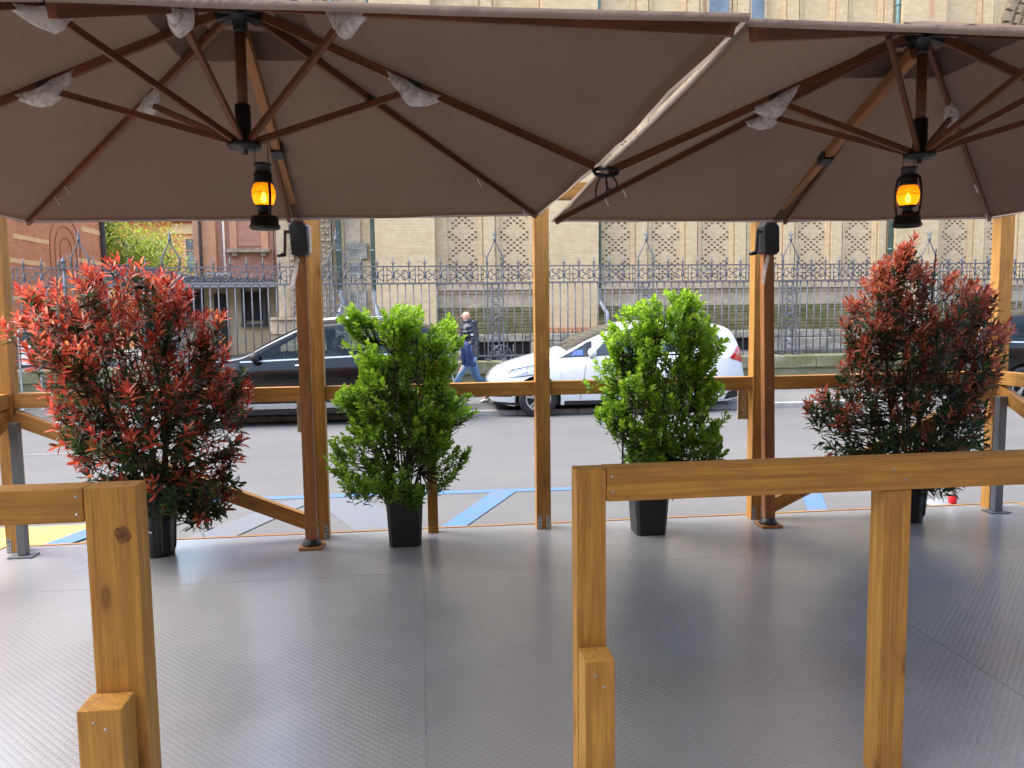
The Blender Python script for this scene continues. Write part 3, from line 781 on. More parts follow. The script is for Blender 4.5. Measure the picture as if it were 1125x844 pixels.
def shrub(label, cat, c, pot_top, prof, kind, nshoots, seed, square, pot_r, cage=False, sparse=None):
    rnd = random.Random(seed)
    T = thing('potted_shrub', label, cat, (c[0], c[1], DZ + .002), 'potted shrubs along the back of the terrace')
    z0 = DZ + .002; H = pot_top - z0
    # pot
    pm = MB()
    if square:
        def sq(r, z, n=8):
            pts = []
            for q in range(4):
                for s in range(n):
                    a = -PI / 4 + q * PI / 2 + (s + .5) / n * PI / 2
                    ca, sa = math.cos(a), math.sin(a); k = (abs(ca) ** 9 + abs(sa) ** 9) ** (-1 / 9)
                    pts.append((c[0] + r * ca * k, c[1] + r * sa * k, z))
            return pts
        pm.loft([sq(pot_r * .80, z0 + .012), sq(pot_r * .83, z0), sq(pot_r * .84, z0 + .02), sq(pot_r * .97, pot_top - .035), sq(pot_r * 1.06, pot_top - .033), sq(pot_r * 1.08, pot_top), sq(pot_r * 1.0, pot_top + .002), sq(pot_r * .97, pot_top - .03)], 0, True, False)
        for s in (-1, 1): pm.box((c[0] + s * pot_r * .45 - .014, c[1] - pot_r * .86, z0 + .001), (c[0] + s * pot_r * .45 + .014, c[1] - pot_r * .80, z0 + .022))
        soil_r = pot_r * .97
    else:
        pm.lathe([(pot_r * .78, 0), (pot_r * .80, .015), (pot_r * .82, .03), (pot_r * .86, H * .3), (pot_r * .865, H * .31), (pot_r * .97, H - .045), (pot_r * 1.04, H - .042), (pot_r * 1.07, H - .004), (pot_r * 1.05, H), (pot_r * .99, H - .003), (pot_r * .97, H - .03)], (c[0], c[1], z0), 36)
        for q in range(12):
            a = q * PI / 6; pm.bar((c[0] + pot_r * .835 * math.cos(a), c[1] + pot_r * .835 * math.sin(a), z0 + .04), (c[0] + pot_r * .965 * math.cos(a), c[1] + pot_r * .965 * math.sin(a), z0 + H - .05), .012, .008)
        soil_r = pot_r * .96
    pot = pm.build('pot', M['pot'], T)
    MB().lathe([(soil_r, 0), (soil_r * .6, .012), (.0, .02)], (c[0], c[1], pot_top - .03), 20, cap=False).build('soil', M['soil'], T)
    zs, A, B = envelope(prof)
    def sil(z): return float(np.interp(z, zs, A)), float(np.interp(z, zs, B))
    # main stems
    wood_m = MB(); stems = []
    ns = 11 if kind == 'photinia' else 16
    ztop = max(zs)
    for s in range(ns):
        a = 2 * PI * s / ns + rnd.uniform(-.25, .25)
        zt = rnd.uniform(.68, .93) * (ztop - pot_top) + pot_top if s % 3 else rnd.uniform(.45, .7) * (ztop - pot_top) + pot_top
        l, r = sil(zt); hx = (r - l) / 2 * .62; cx = (l + r) / 2
        end = Vector((cx + hx * math.cos(a) * rnd.uniform(.6, 1.1), c[1] - .10 + .30 * math.sin(a), zt))
        st = Vector((c[0] + .06 * math.cos(a), c[1] + .05 * math.sin(a), pot_top - .03))
        pts = []
        for q in range(9):
            t = q / 8; p = st.lerp(end, t); p.z = st.z + (end.z - st.z) * (t ** .85)
            k = .5 * math.sin(t * PI) * .12
            p.x += k * math.cos(a) + rnd.uniform(-.008, .008); p.y += k * math.sin(a) * .6 + rnd.uniform(-.008, .008)
            pts.append(p)
        wood_m.tube(pts, [.008 * (1 - .65 * q / 8) * (1.15 if kind == 'photinia' else .9) for q in range(9)], 6)
        stems.append(pts)
    allp = [p for s in stems for p in s[1:]]
    base, dv, nv, ln, wd, col, cu = [], [], [], [], [], [], []
    made = 0; tries = 0
    zmin = min(zs)
    while made < nshoots and tries < nshoots * 30:
        tries += 1
        z = zmin + (ztop - zmin) * rnd.random()
        l, r = sil(z); hw = (r - l) / 2
        if rnd.random() > (hw + .04) / .62: continue
        th = rnd.uniform(0, 2 * PI); rr = math.sqrt(rnd.uniform(.02, 1.0)); 
        if rnd.random() < .45: rr = max(rr, rnd.uniform(.78, 1.04))
        if rnd.random() < .05: rr *= 1.12
        x = (l + r) / 2 + hw * rr * math.cos(th); hd = min(hw, .52)
        sy = math.sin(th); y = c[1] - .06 + (hd * .42 if sy > 0 else hd * .85) * rr * sy
        y = min(y, c[1] + .17)
        dx = x - (l + r) / 2                                   # an uneven outline: lobes and hollows, leaders of different height
        x = (l + r) / 2 + dx * (1.0 + .34 * noise.noise(Vector((seed, th * .9, z * 5.5))) * min(1, rr))
        if z > ztop - .42 and z > ztop + .03 - .15 * abs(noise.noise(Vector((x * 6.5, y * 4, seed * 1.7)))) * 1.9 + .02: continue
        cl = noise.noise(Vector((x * 5.2 + seed, y * 5.2, z * 5.2)))
        if cl < -.09 + (.10 if z < pot_top + .40 else 0): continue
        if sparse and z < sparse and rnd.random() < .45: continue
        tip = Vector((x, y, z))
        h = (z - zmin) / (ztop - zmin)
        out = Vector(((x - (l + r) / 2) / (hw + .01), (y - c[1]) / .5, 0))
        if kind == 'photinia':
            dirv = Vector((out.x * .55, out.y * .5, .55 + .75 * h + rnd.uniform(-.35, .3)))
            if z < pot_top + .35: dirv.z = rnd.uniform(-.25, .6)
            sl = rnd.uniform(.09, .19)
        else:
            dirv = Vector((out.x * .55, out.y * .5, .75 + rnd.uniform(-.4, .3))); sl = rnd.uniform(.07, .15)
        dirv += Vector((rnd.uniform(-.25, .25), rnd.uniform(-.25, .25), 0)); dirv.normalize()
        b0 = tip - dirv * sl
        made += 1
        # twig back to the nearest stem below
        best = min(allp, key=lambda p: (p - b0).length_squared + (0 if p.z < b0.z else .2))
        mid = best.lerp(b0, .55) + Vector((0, 0, -.02))
        wood_m.tube([best, mid, b0, tip], [.0035, .0028, .0022, .0012], 4, cap=False)
        side = dirv.orthogonal().normalized(); other = dirv.cross(side)
        if kind == 'photinia':
            nl = rnd.randint(9, 13)
            pred = min(1, max(.17, .10 + 1.35 * (h - .12))) * (1.0 if rr > .55 else .55)
            young = rnd.random() < pred
            hue = rnd.random()
            for q in range(nl):
                t = (q + .5) / nl; a = q * 2.4 + hue * 6
                p = b0.lerp(tip, .15 + .85 * t)
                rad = side * math.cos(a) + other * math.sin(a)
                spread = 1.25 * (1 - t) + .28
                d = dirv * (1.05 - .5 * (1 - t)) + rad * spread; d.z -= .12 * (1 - t)
                red = young and t > rnd.uniform(.05, .40)
                L = rnd.uniform(.055, .084) if t < .75 else rnd.uniform(.042, .066)
                if red:
                    e = rnd.random(); k2 = rnd.uniform(.6, 1.25)
                    e += .45 * max(0, .45 - h); cc = CRED[0] if e < .55 else (CRED[1] if e < .85 else CRED[2])
                    cc = [v * k2 for v in cc]
                else:
                    e = rnd.random(); k2 = rnd.uniform(.6, 1.4)
                    cc = (.022, .054, .018) if e < .62 else ((.050, .082, .020) if e < .84 else (.12, .055, .02))
                    cc = [v * k2 for v in cc]
                base.append(p); dv.append(d.normalized()); nv.append((dirv * .8 - rad + Vector((0, 0, .5))).normalized()); ln.append(L); wd.append(L * rnd.uniform(.26, .36)); col.append(cc); cu.append(rnd.uniform(-.05, .28))
        else:
            nl = rnd.randint(9, 14)
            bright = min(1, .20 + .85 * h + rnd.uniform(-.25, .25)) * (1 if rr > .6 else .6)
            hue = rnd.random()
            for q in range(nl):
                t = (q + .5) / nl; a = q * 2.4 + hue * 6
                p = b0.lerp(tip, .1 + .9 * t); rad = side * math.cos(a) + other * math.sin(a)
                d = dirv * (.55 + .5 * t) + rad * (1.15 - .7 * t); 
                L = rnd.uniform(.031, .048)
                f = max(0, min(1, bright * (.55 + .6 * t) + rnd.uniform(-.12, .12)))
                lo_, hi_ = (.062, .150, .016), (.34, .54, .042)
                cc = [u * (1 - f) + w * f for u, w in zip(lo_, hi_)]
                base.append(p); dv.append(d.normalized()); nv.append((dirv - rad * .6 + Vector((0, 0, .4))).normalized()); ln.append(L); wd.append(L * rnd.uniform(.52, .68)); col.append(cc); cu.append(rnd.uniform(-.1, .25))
    wood_m.build('stems', M['bark'], T)
    off = WP[T.name]
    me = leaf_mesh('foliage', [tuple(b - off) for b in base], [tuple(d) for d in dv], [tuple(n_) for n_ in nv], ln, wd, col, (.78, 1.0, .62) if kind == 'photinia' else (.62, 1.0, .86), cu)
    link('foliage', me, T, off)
    if cage:
        m = MB()
        for xx in (c[0] - .205, c[0] + .20): m.tube([(xx, c[1] - .1, pot_top - .01), (xx, c[1] - .1, 1.45)], .007, 6)
        for zz in (.72, 1.42): m.tube([(c[0] - .21, c[1] - .108, zz), (c[0] + .21, c[1] - .108, zz)], .006, 6)
        m.build('support_frame', M['black'], T)
    return T, pot

def sc(prof, k):   # outlines were read off at 4.8 m; carry them to k times that distance
    return [(1.7 + (z - 1.7) * k, a * k, b * k) for z, a, b in prof]
CRED = [(.48, .076, .044), (.32, .042, .027), (.50, .16, .062)]
T, pot = shrub('bushiest red tipped shrub in a round black pot at the left corner post', 'shrub', (-1.70, 5.03), .60,
      sc([(2.06, -1.78, -1.72), (1.97, -2.02, -1.45), (1.87, -2.27, -1.32), (1.71, -2.33, -1.22), (1.55, -2.30, -1.18), (1.44, -2.28, -1.12), (1.34, -2.24, -1.04), (1.23, -2.18, -1.02), (1.12, -2.14, -1.08), (1.01, -2.12, -1.14), (.9, -2.10, -1.19), (.79, -2.06, -1.18), (.68, -1.98, -1.17), (.56, -1.86, -1.20), (.48, -1.45, -1.26)], 1.03), 'photinia', 860, 5, False, .118)
MB().grid(lambda u, v: (-1.735 + .035 * u, 5.03 - .1115 - .002, .375 + .012 * v - .010 * u), 3, 1).build('sticker_scrap', M['white_plastic'], pot)
shrub('compact bright green shrub in a square black pot left of the centre post', 'shrub', (-.14, 5.03), .565,
      sc([(1.79, -.38, -.33), (1.71, -.43, .18), (1.63, -.45, .24), (1.41, -.43, .26), (1.24, -.47, .26), (1.07, -.50, .27), (.9, -.56, .25), (.79, -.60, .25), (.67, -.48, .22), (.58, -.36, .05)], 1.03), 'box', 960, 21, True, .125)
shrub('bright green shrub on a black support frame right of the centre post', 'shrub', (1.51, 5.03), .50,
      sc([(1.83, 1.60, 1.76), (1.72, 1.27, 1.84), (1.61, 1.19, 1.88), (1.38, 1.10, 1.92), (1.2, 1.09, 1.94), (.96, 1.16, 1.94), (.79, 1.18, 1.93), (.62, 1.24, 1.86)], 1.03), 'box', 960, 33, True, .122, cage=True)
CRED = [(.37, .085, .044), (.25, .046, .026), (.44, .155, .065)]
shrub('taller bronze red shrub behind the right railing beside the corner post', 'shrub', (3.42, 5.02), .52,
      sc([(2.20, 3.25, 3.33), (2.0, 2.98, 3.40), (1.82, 2.84, 3.74), (1.58, 2.77, 3.84), (1.35, 2.66, 3.83), (1.17, 2.58, 3.80), (1.05, 2.54, 3.78), (.86, 2.64, 3.83), (.67, 2.76, 3.78), (.51, 2.96, 3.58)], 1.03), 'photinia', 860, 48, False, .115)

# little red and white plastic post standing on the road behind the deck
t = thing('plastic_post', 'short white plastic post with a red band on a pale disc beyond the deck', 'post', (4.50, 6.02, 0))
MB().lathe([(.13, 0), (.13, .012), (.10, .03), (.03, .036), (0, .036)], (4.45, 6.10, .003), 22).build('base_disc', M['pipe_grey'], t)
MB().lathe([(.028, .03), (.028, .50), (.02, .52), (0, .52)], (4.50, 6.02, 0), 16).build('shaft', M['white_plastic'], t)
MB().lathe([(.034, .0), (.034, .095), (.029, .10), (0, .10)], (4.50, 6.02, .004), 16).build('red_band', M['red_plastic'], t)
#@@PART2
# ------------------------------------------------------------------ iron fence on its low stone wall
FY = 15.3
lw = thing('boundary_wall', 'low mossy stone wall under the iron fence', 'low wall', (3, FY, .08))
MB().box((-30, FY - .20, .05), (36, FY + .22, .52)).build('lower_course', M['wall_stone'], lw, bevel=.01)
m = MB(); x = -30.0
while x < 36:
    l = random.uniform(1.1, 1.9); m.box((x + .004, FY - .24, .522), (min(36, x + l) - .004, FY + .26, .77 + random.uniform(-.006, .006))); x += l
m.build('coping', M['wall_stone'], lw, bevel=.025)
PIT = 3.07; X0 = -4.68; WT = .775                 # bay length, first ornament, top of wall
fe = thing('iron_fence', 'tall grey wrought iron fence with spikes and scroll panels before the church', 'fence', (X0, FY, WT))
def circ(cx, cz, r, a0=0, a1=2 * PI, n=12, y=0): return [(cx + r * math.cos(a0 + (a1 - a0) * q / n), y, cz + r * math.sin(a0 + (a1 - a0) * q / n)) for q in range(n + 1)]
ZB, ZM, ZT = .10, 1.545, 1.875                     # rails, above the wall top
bars = MB(); nb = 20; stp = PIT / nb
for q in range(nb):
    xb = (q + .5) * stp
    inpan = (q == 0 or q == nb - 1)
    bars.tube([(xb, 0, 0.02), (xb, 0, ZM)], .0135, 6)
    if q % 2 == 0 or inpan:
        pass
sp = PIT / 10
for q in range(10):
    xb = (q + .5) * sp
    bars.bar((xb, 0, ZM), (xb, 0, ZT + .02), .022, .022)
    bars.tube([(xb, 0, ZM + .10), (xb, 0, ZM + .165), (xb, 0, ZM + .23)], [.012, .036, .012], 8)
    bars.tube([(xb, 0, ZT), (xb, 0, ZT + .08), (xb, 0, ZT + .20)], [.014, .016, .002], 6)
    for s in (-1, 1): bars.tube([(xb, 0, ZT + .04), (xb + s * .035, 0, ZT + .065), (xb + s * .05, 0, ZT + .11)], [.009, .007, .002], 5)
    xm = q * sp
    # frieze motif between two spiked bars: paired C curves, alternately with uprights or with scrolls
    for s in (-1, 1):
        bars.tube(circ(xm + s * .04, ZM + .165, .10, PI / 2 * (1 if s < 0 else -1), PI / 2 * (3 if s < 0 else 1), 10), .0115, 5)
    if q % 2:
        for s in (-1, 1): bars.tube([(xm + s * .034, 0, ZM), (xm + s * .034, 0, ZT)], .010, 5)
        bars.tube([(xm - .09, 0, ZM + .165), (xm + .09, 0, ZM + .165)], .010, 5)
    else:
        for sx in (-1, 1):
            for sz in (-1, 1):
                bars.tube([(xm, 0, ZM + .165)] + circ(xm + sx * .045, ZM + .165 + sz * .055, .028, -PI / 2 * sz, PI * 1.2 * sx * sz, 8), [.0105] * 9 + [.018], 5)
def baypart(name, mb, parent): return mb.build(name, M['iron'], parent, local=True)
proto = baypart('bar_panel', bars, fe); 
col_m = MB()
hw = stp / 2 + .08
for s in (-1, 1): col_m.bar((s * .155, 0, -.005), (s * .155, 0, ZT), .026, .026)
for s in (-1, 1): col_m.box((s * .155 - .05, -.05, -.01), (s * .155 + .05, .05, .05))
for zc in (.26, .55, .84, 1.13, 1.40):
    h = .14
    if zc in (.84,):
        for s in (-1, 1): col_m.tube(circ(s * .06, zc, .055, 0, 2 * PI, 10), .009, 5)
    for s in (-1, 1):
        col_m.tube(circ(0, zc + s * .07, .062, 0, 2 * PI, 12), .0105, 5)
        col_m.tube(circ(s * .075, zc, .05, PI / 2 * s, PI / 2 * s + PI * 1.35, 9), .0095, 5)
    for a in range(4):
        col_m.bar((0, 0, zc), (.11 * math.cos(a * PI / 2 + PI / 4), 0, zc + .11 * math.sin(a * PI / 2 + PI / 4)), .008, .008)
    col_m.lathe([(0, -.016), (.022, -.016), (.03, 0), (.022, .016), (0, .016)], (0, 0, zc), 8, 0, 'y')
    col_m.bar((-.15, 0, zc + .143), (.15, 0, zc + .143), .012, .012)
scr = baypart('scroll_column', col_m, fe)
fin = MB()
for s in (-1, 1):
    fin.tube([(s * .155, 0, ZT), (s * .162, 0, ZT + .14), (s * .14, 0, ZT + .22), (s * .075, 0, ZT + .34), (s * .03, 0, ZT + .44), (s * .012, 0, ZT + .50)], [.016, .018, .017, .014, .012, .012], 7)
    fin.tube([(s * .16, 0, ZT + .14), (s * .20, 0, ZT + .19), (s * .235, 0, ZT + .26)], [.012, .009, .002], 5)
    fin.tube([(0, 0, ZT + .56), (s * .04, 0, ZT + .62), (s * .06, 0, ZT + .68)], [.012, .008, .002], 5)
fin.lathe([(0, .48), (.026, .48), (.036, .53), (.026, .56), (.018, .60), (.014, .63), (.002, .74), (0, .74)], (0, 0, ZT), 8)
fin.tube([(0, 0, ZT + .2), (0, 0, ZT + .5)], .006, 5)
fnl = baypart('finial', fin, fe)
first = True
for k in range(-4, 10):
    for o in (proto, scr, fnl):
        if k == 0: continue
        c = o.copy(); COL.objects.link(c); c.parent = fe; c.location = (PIT * k, 0, 0)
MB().bar((-14, 0, ZT), (32, 0, ZT), .05, .026).build('top_rail', M['iron'], fe, local=True)
MB().bar((-14, 0, ZM), (32, 0, ZM), .05, .034).build('mid_rail', M['iron'], fe, local=True)
MB().bar((-14, 0, ZB), (32, 0, ZB), .05, .03).build('bottom_rail', M['iron'], fe, local=True)
# the gate pier finial and post left of the first bay
c = fnl.copy(); COL.objects.link(c); c.parent = fe; c.location = (-1.62, 0, 0)
m = MB().tube([(-1.92, .02, 0), (-1.92, .02, ZT + .0)], .035, 10).lathe([(.035, 0), (.05, .02), (.036, .05), (.034, .11), (.055, .13), (.05, .15), (.02, .16), (.028, .19), (0, .21)], (-1.92, .02, ZT), 12)
m.build('gate_post', M['iron'], fe, local=True)

# notice board on the pavement in front of the fence, far left
nb_ = thing('notice_board', 'grey metal notice board with a white sheet at the far left', 'notice board', (-6.98, 14.7, .084))
b = MB()
for s in (-1, 1): b.bar((-7.0 + s * .17, 14.7, .085), (-7.0 + s * .17, 14.7, 1.50), .03, .03)
b.bar((-7.17, 14.7, 1.5), (-6.83, 14.7, 1.5), .03, .03).bar((-7.17, 14.7, .82), (-6.83, 14.7, .82), .03, .03)
for s in (-1, 1): b.box((-7.0 + s * .17 - .05, 14.6, .085), (-7.0 + s * .17 + .05, 14.8, .10))
b.build('frame', M['carsilver'], nb_)
MB().box((-7.15, 14.70, .84), (-6.85, 14.715, 1.48)).build('panel', M['slate'], nb_)
sh = MB().box((-7.14, 14.690, .90), (-6.97, 14.697, 1.28)); s_ = sh.build('sheet', M['white_plastic'], nb_)
MB().lathe([(0, -.003), (.055, -.003), (.055, 0), (0, 0)], (-6.93, 14.69, 1.16), 16, 0, 'y').build('red_mark', M['red_plastic'], nb_)

# ------------------------------------------------------------------ the church
CY = 18.8
CH = thing('church', 'pale tan brick church side with pilasters, diamond brick panels and a mossy base', 'church', (6, CY, 0))
xl, xr, HT = -3.35, 24, 15
MB().box((xl, CY, 2.42), (xr, CY + 9, HT)).build('wall', M['tan_brick'], CH, at=(0, CY, 0))
MB().box((xl, CY - .02, .9), (xr, CY + .5, 2.418)).build('lower_wall', M['tan_stone'], CH)
# buttresses standing proud
for a, b2, pr in ((-1.05, .35, .30), (2.95, 4.30, .28), (11.98, 13.15, .30), (20.4, 21.8, .3)):
    MB().box((a, CY - pr, 1.22), (b2, CY + .05, HT)).build('buttress', M['tan_brick'], CH, at=(0, CY, 0))
panels = [.65, 1.90, 4.42, 5.69, 6.96, 8.23, 9.50, 10.77, 13.42, 14.69, 15.96, 17.2, 18.5]
for px in panels:
    w = .74; m = MB().box((px, CY - .018, 2.45), (px + w, CY + .03, 6.4)); 
    cx = px + w / 2; z = 6.3
    while z > 2.9:
        for off in (0, -.125):
            for k in range(0, 4 if off == 0 else 3):
                for s in (-1, 1):
                    m.box((cx + s * (.315 - k * .078) - .031, CY - .0225, z + off - k * .062 - .019), (cx + s * (.315 - k * .078) + .031, CY - .0195, z + off - k * .062 + .019), 1)
            for k in range(0, 4):
                for s in ((-1, 1) if k else (1,)):
                    m.box((cx + s * (k * .078 + .0) - .031, CY - .0225, z - .255 + off - k * .062 - .019), (cx + s * k * .078 + .031, CY - .0195, z - .255 + off - k * .062 + .019), 1)
        z -= .655
    m.build('brick_panel', [M['tan_panel'], M['painted_shadow']], CH, at=(px, CY, 0))
# pilaster strips between the panels
for px in [.36, 1.39, 2.64, 4.31, 5.16, 6.43, 7.70, 8.97, 10.24, 11.51, 13.16, 14.16, 15.43, 16.70, 17.97]:
    wd_ = .53 if px not in (.36, 2.64, 4.31, 11.51, 13.16) else (.29 if px not in (4.31,) else .11)
    if px == 11.51: wd_ = .46
    if px == 13.16: wd_ = .26
    m = MB().box((px, CY - .06, 2.43), (px + wd_, CY + .02, HT))
    if wd_ > .4:
        m.box((px + .13, CY - .12, 2.43), (px + wd_ - .13, CY - .058, HT)); m.box((px + .05, CY - .085, 2.43), (px + .09, CY - .058, HT)); m.box((px + wd_ - .09, CY - .085, 2.43), (px + wd_ - .05, CY - .058, HT))
    m.build('pilaster', M['tan_brick'], CH, at=(px, CY, 0))
# string course, panelled base, sloping mossy courses, rough plinth
def spans():
    return ((.35, 2.95), (4.30, 11.98), (13.15, 20.4))
for a, b2 in spans():
    MB().box((a + .005, CY - .20, 2.28), (b2 - .005, CY + .05, 2.36)).box((a + .005, CY - .15, 2.362), (b2 - .005, CY + .05, 2.415)).box((a + .005, CY - .13, 2.19), (b2 - .005, CY + .05, 2.277)).build('string_course', M['tan_stone'], CH)
    MB().box((a + .005, CY - .10, 1.86), (b2 - .005, CY + .05, 2.187)).build('base_panel', M['tan_stone'], CH)
    m = MB(); z = 1.855; d = .14
    for k in range(8):
        h = (.10, .07, .09, .06, .10, .07, .09, .07)[k]; m.box((a + .005, CY - d, z - h), (b2 - .005, CY + .05, z - .008)); z -= h; d += (.05, .02, .06, .02, .06, .03, .05, .02)[k]
    m.build('mossy_courses', M['moss_stone'], CH, bevel=.012)
m = MB(); z = .02
rs = random.Random(4)
for row, h in enumerate((.40, .30, .32, .19)):
    x = -1.2
    while x < 22:
        l = rs.uniform(.55, 1.3)
        if not (row in (1, 2) and any(abs(x + l / 2 - wx) < .75 for wx in (1.85, 7.3, 17.0))):
            d = CY - .55 - rs.uniform(0, .05) - (.08 if row == 2 else 0)
            m.box((x + .008, d, z + .006), (x + l - .008, CY, z + h - .006))
        x += l
    z += h
m.build('rough_plinth', M['rough_stone'], CH, bevel=.03)
MB().box((-1.15, CY - .42, .02), (22, CY - .02, 1.1)).build('plinth_core', M['hole'], CH)
for wx in (1.85, 7.3):
    g_ = MB(); yy = CY - .60
    for q in range(5): g_.tube([(wx - .3 + q * .15, yy, .5), (wx - .3 + q * .15, yy, .98)], .012, 5)
    g_.tube([(wx + .25 * math.cos(a), yy - .02, .72 + .25 * math.sin(a)) for a in [2 * PI * q / 20 for q in range(21)]], .014, 5)
    for a in range(4): g_.tube([(wx - .25 * math.cos(a * PI / 4), yy - .02, .72 - .25 * math.sin(a * PI / 4)), (wx + .25 * math.cos(a * PI / 4), yy - .02, .72 + .25 * math.sin(a * PI / 4))], .009, 5)
    g_.tube([(wx + .12 * math.cos(a), yy - .02, .72 + .12 * math.sin(a)) for a in [2 * PI * q / 14 for q in range(15)]], .009, 5)
    g_.build('cellar_grille', M['iron'], CH)
# brick base under the buttresses has a little toothed red course
for a, b2 in ((2.95, 4.30), (11.98, 13.15)):
    m = MB(); x = a
    while x < b2 - .05: m.box((x + .01, CY - .335, 1.24), (x + .10, CY - .26, 1.36)); x += .115
    m.build('toothed_course', M['red_brick'], CH, at=(0, CY, 0))
# carved portal edge at the church's left corner
for a, b2, pr, mt in ((-3.33, -3.05, .12, 'tan_stone'), (-3.04, -2.66, .22, 'carved'), (-2.65, -2.42, .12, 'tan_stone'), (-2.41, -2.06, .26, 'carved'), (-2.05, -1.78, .10, 'tan_brick'), (-1.77, -1.40, .06, 'tan_stone')):
    m = MB().box((a, CY - pr, 1.7), (b2, CY + .05, HT))
    if mt == 'carved':
        r2 = random.Random(int(a * 100)); z = 1.8
        while z < 7:
            for q in range(3): m.lathe([(0, -.012), (.03, -.008), (.04, .01), (.0, .012)], (a + .07 + q * (b2 - a - .14) / 2 + r2.uniform(-.02, .02), CY - pr - .012, z + r2.uniform(-.03, .03)), 6, 0, 'y')
            z += .14
    m.build('portal_shaft', M[mt], CH, at=(0, CY, 0))
m = MB()
for k, (z0_, z1_, d) in enumerate(((.02, .9, .62), (.9, 1.1, .55), (1.1, 1.3, .46), (1.3, 1.36, .52), (1.36, 1.62, .36), (1.62, 1.69, .42))):
    m.box((-3.5 - .0 * k, CY - d, z0_ + .003), (-1.16, CY + .04, z1_ - .003))
m.build('portal_base', M['tan_stone'], CH, bevel=.015)
for a, b2, z0_, z1_ in ((-1.70, -1.44, 4.0, 4.9), (-1.72, -1.25, 3.05, 3.42), (-1.68, -1.44, 2.6, 2.95), (-1.7, -1.3, 1.72, 2.3)):
    MB().box((a, CY - .075, z0_), (b2, CY + .03, z1_)).build('stone_block', M['rough_stone'], CH)
# drainpipes
for px, y, mt, r_ in ((-1.90, CY - .20, 'verdigris', .062), (-1.10, CY - .20, 'verdigris', .062), (4.34, CY - .16, 'verdigris', .055), (11.93, CY - .18, 'verdigris', .062)):
    p = MB().tube([(px, y, 2.3), (px, y, HT - .5)], r_, 10)
    for z in (3.2, 5.4, 7.6, 9.2): p.lathe([(r_ + .012, 0), (r_ + .012, .05), (r_, .05)], (px, y, z), 10)
    p.build('drainpipe', M[mt], CH)
    y2 = CY - .62
    if px == -1.90: pts = [(px, y, 2.32), (px + .06, y - .05, 2.0), (px, y - .25, 1.75), (px - .25, y2, 1.5), (px - .34, y2, 1.2)]
    else: pts = [(px, y, 2.32), (px, y - .02, 2.0), (px + .10, y2 + .05, 1.7), (px + .12, y2, 1.0)]
    MB().tube(pts, r_ * .92, 10).build('drainpipe_foot', M['pipe_grey'], CH)
# upper windows, slit and the carved arch glimpsed above the canopies
for a, b2 in ((7.10, 7.60), (8.00, 8.50)):
    wn = MB().box((a, CY - .075, 8.3), (b2, CY - .055, 11.0)).build('upper_window', M['pane'], CH)
    MB().box((a - .06, CY - .10, 8.3), (a - .002, CY, 11.05)).box((b2 + .002, CY - .10, 8.3), (b2 + .06, CY, 11.05)).box((a - .06, CY - .14, 8.2), (b2 + .06, CY, 8.298)).build('frame', M['tan_stone'], wn)
MB().box((12.70, CY - .306, 8.9), (12.80, CY - .301, 10.4)).build('wall_slit', M['trim_orange'], CH)
m = MB()
for rr_, wd_ in ((1.5, .16), (1.78, .10), (2.0, .16)):
    for q in range(22):
        a0 = PI * q / 22; a1 = a0 + PI / 22 * .8
        m.prism([(17.0 + rr_ * math.cos(a0), 8.6 + rr_ * math.sin(a0)), (17.0 + (rr_ + wd_) * math.cos(a0), 8.6 + (rr_ + wd_) * math.sin(a0)), (17.0 + (rr_ + wd_) * math.cos(a1), 8.6 + (rr_ + wd_) * math.sin(a1)), (17.0 + rr_ * math.cos(a1), 8.6 + rr_ * math.sin(a1))], CY - .13, CY - .12 + .1)
m.build('carved_arch', M['carved'], CH, fixn=True)

# ------------------------------------------------------------------ buildings left of the church
LB = thing('brick_building', 'red brick building with cream bands and a blind arch at the far left', 'building', (-15, 24, 0))
MB().box((-21, 16.5, 0), (-12, 31.2, 9.6)).build('wall', M['red_brick'], LB, at=(-12, 24, 0))
def bandseg(y0, y1, z0_, z1_): return MB().box((-12.01, y0, z0_), (-11.985, y1, z1_)).build('stone_band', M['band'], LB)
bandseg(24.7, 26.9, 4.13, 4.27); bandseg(17, 26.6, 3.40, 3.54); bandseg(29.0, 31.15, 3.72, 3.86); bandseg(29.4, 31.15, 4.84, 5.02); bandseg(17, 27.8, 4.98, 5.14); bandseg(17, 31.15, 2.3, 2.42)
m = MB()
for rr_, wd_ in ((.42, .05), (.80, .05), (1.15, .06)):
    pts = [(-11.985, 28.1 + s * 0 + rr_ * math.cos(a), 4.05 + rr_ * math.sin(a)) for s in (0,) for a in [PI * q / 18 for q in range(19)]]
    pts = [(-11.985, 28.1 + rr_, 2.6)] + pts + [(-11.985, 28.1 - rr_, 2.6)]
    m.tube(pts, .014, 5)
m.build('blind_arch', M['arch_brick'], LB)
MB().tube([(-11.93, 31.1, 0), (-11.93, 31.1, 9.4)], .10, 8).build('drainpipe', M['slate'], LB)
MB().box((-21.3, 16.2, 9.6), (-11.6, 31.5, 9.9)).build('roof', M['tile'], LB)

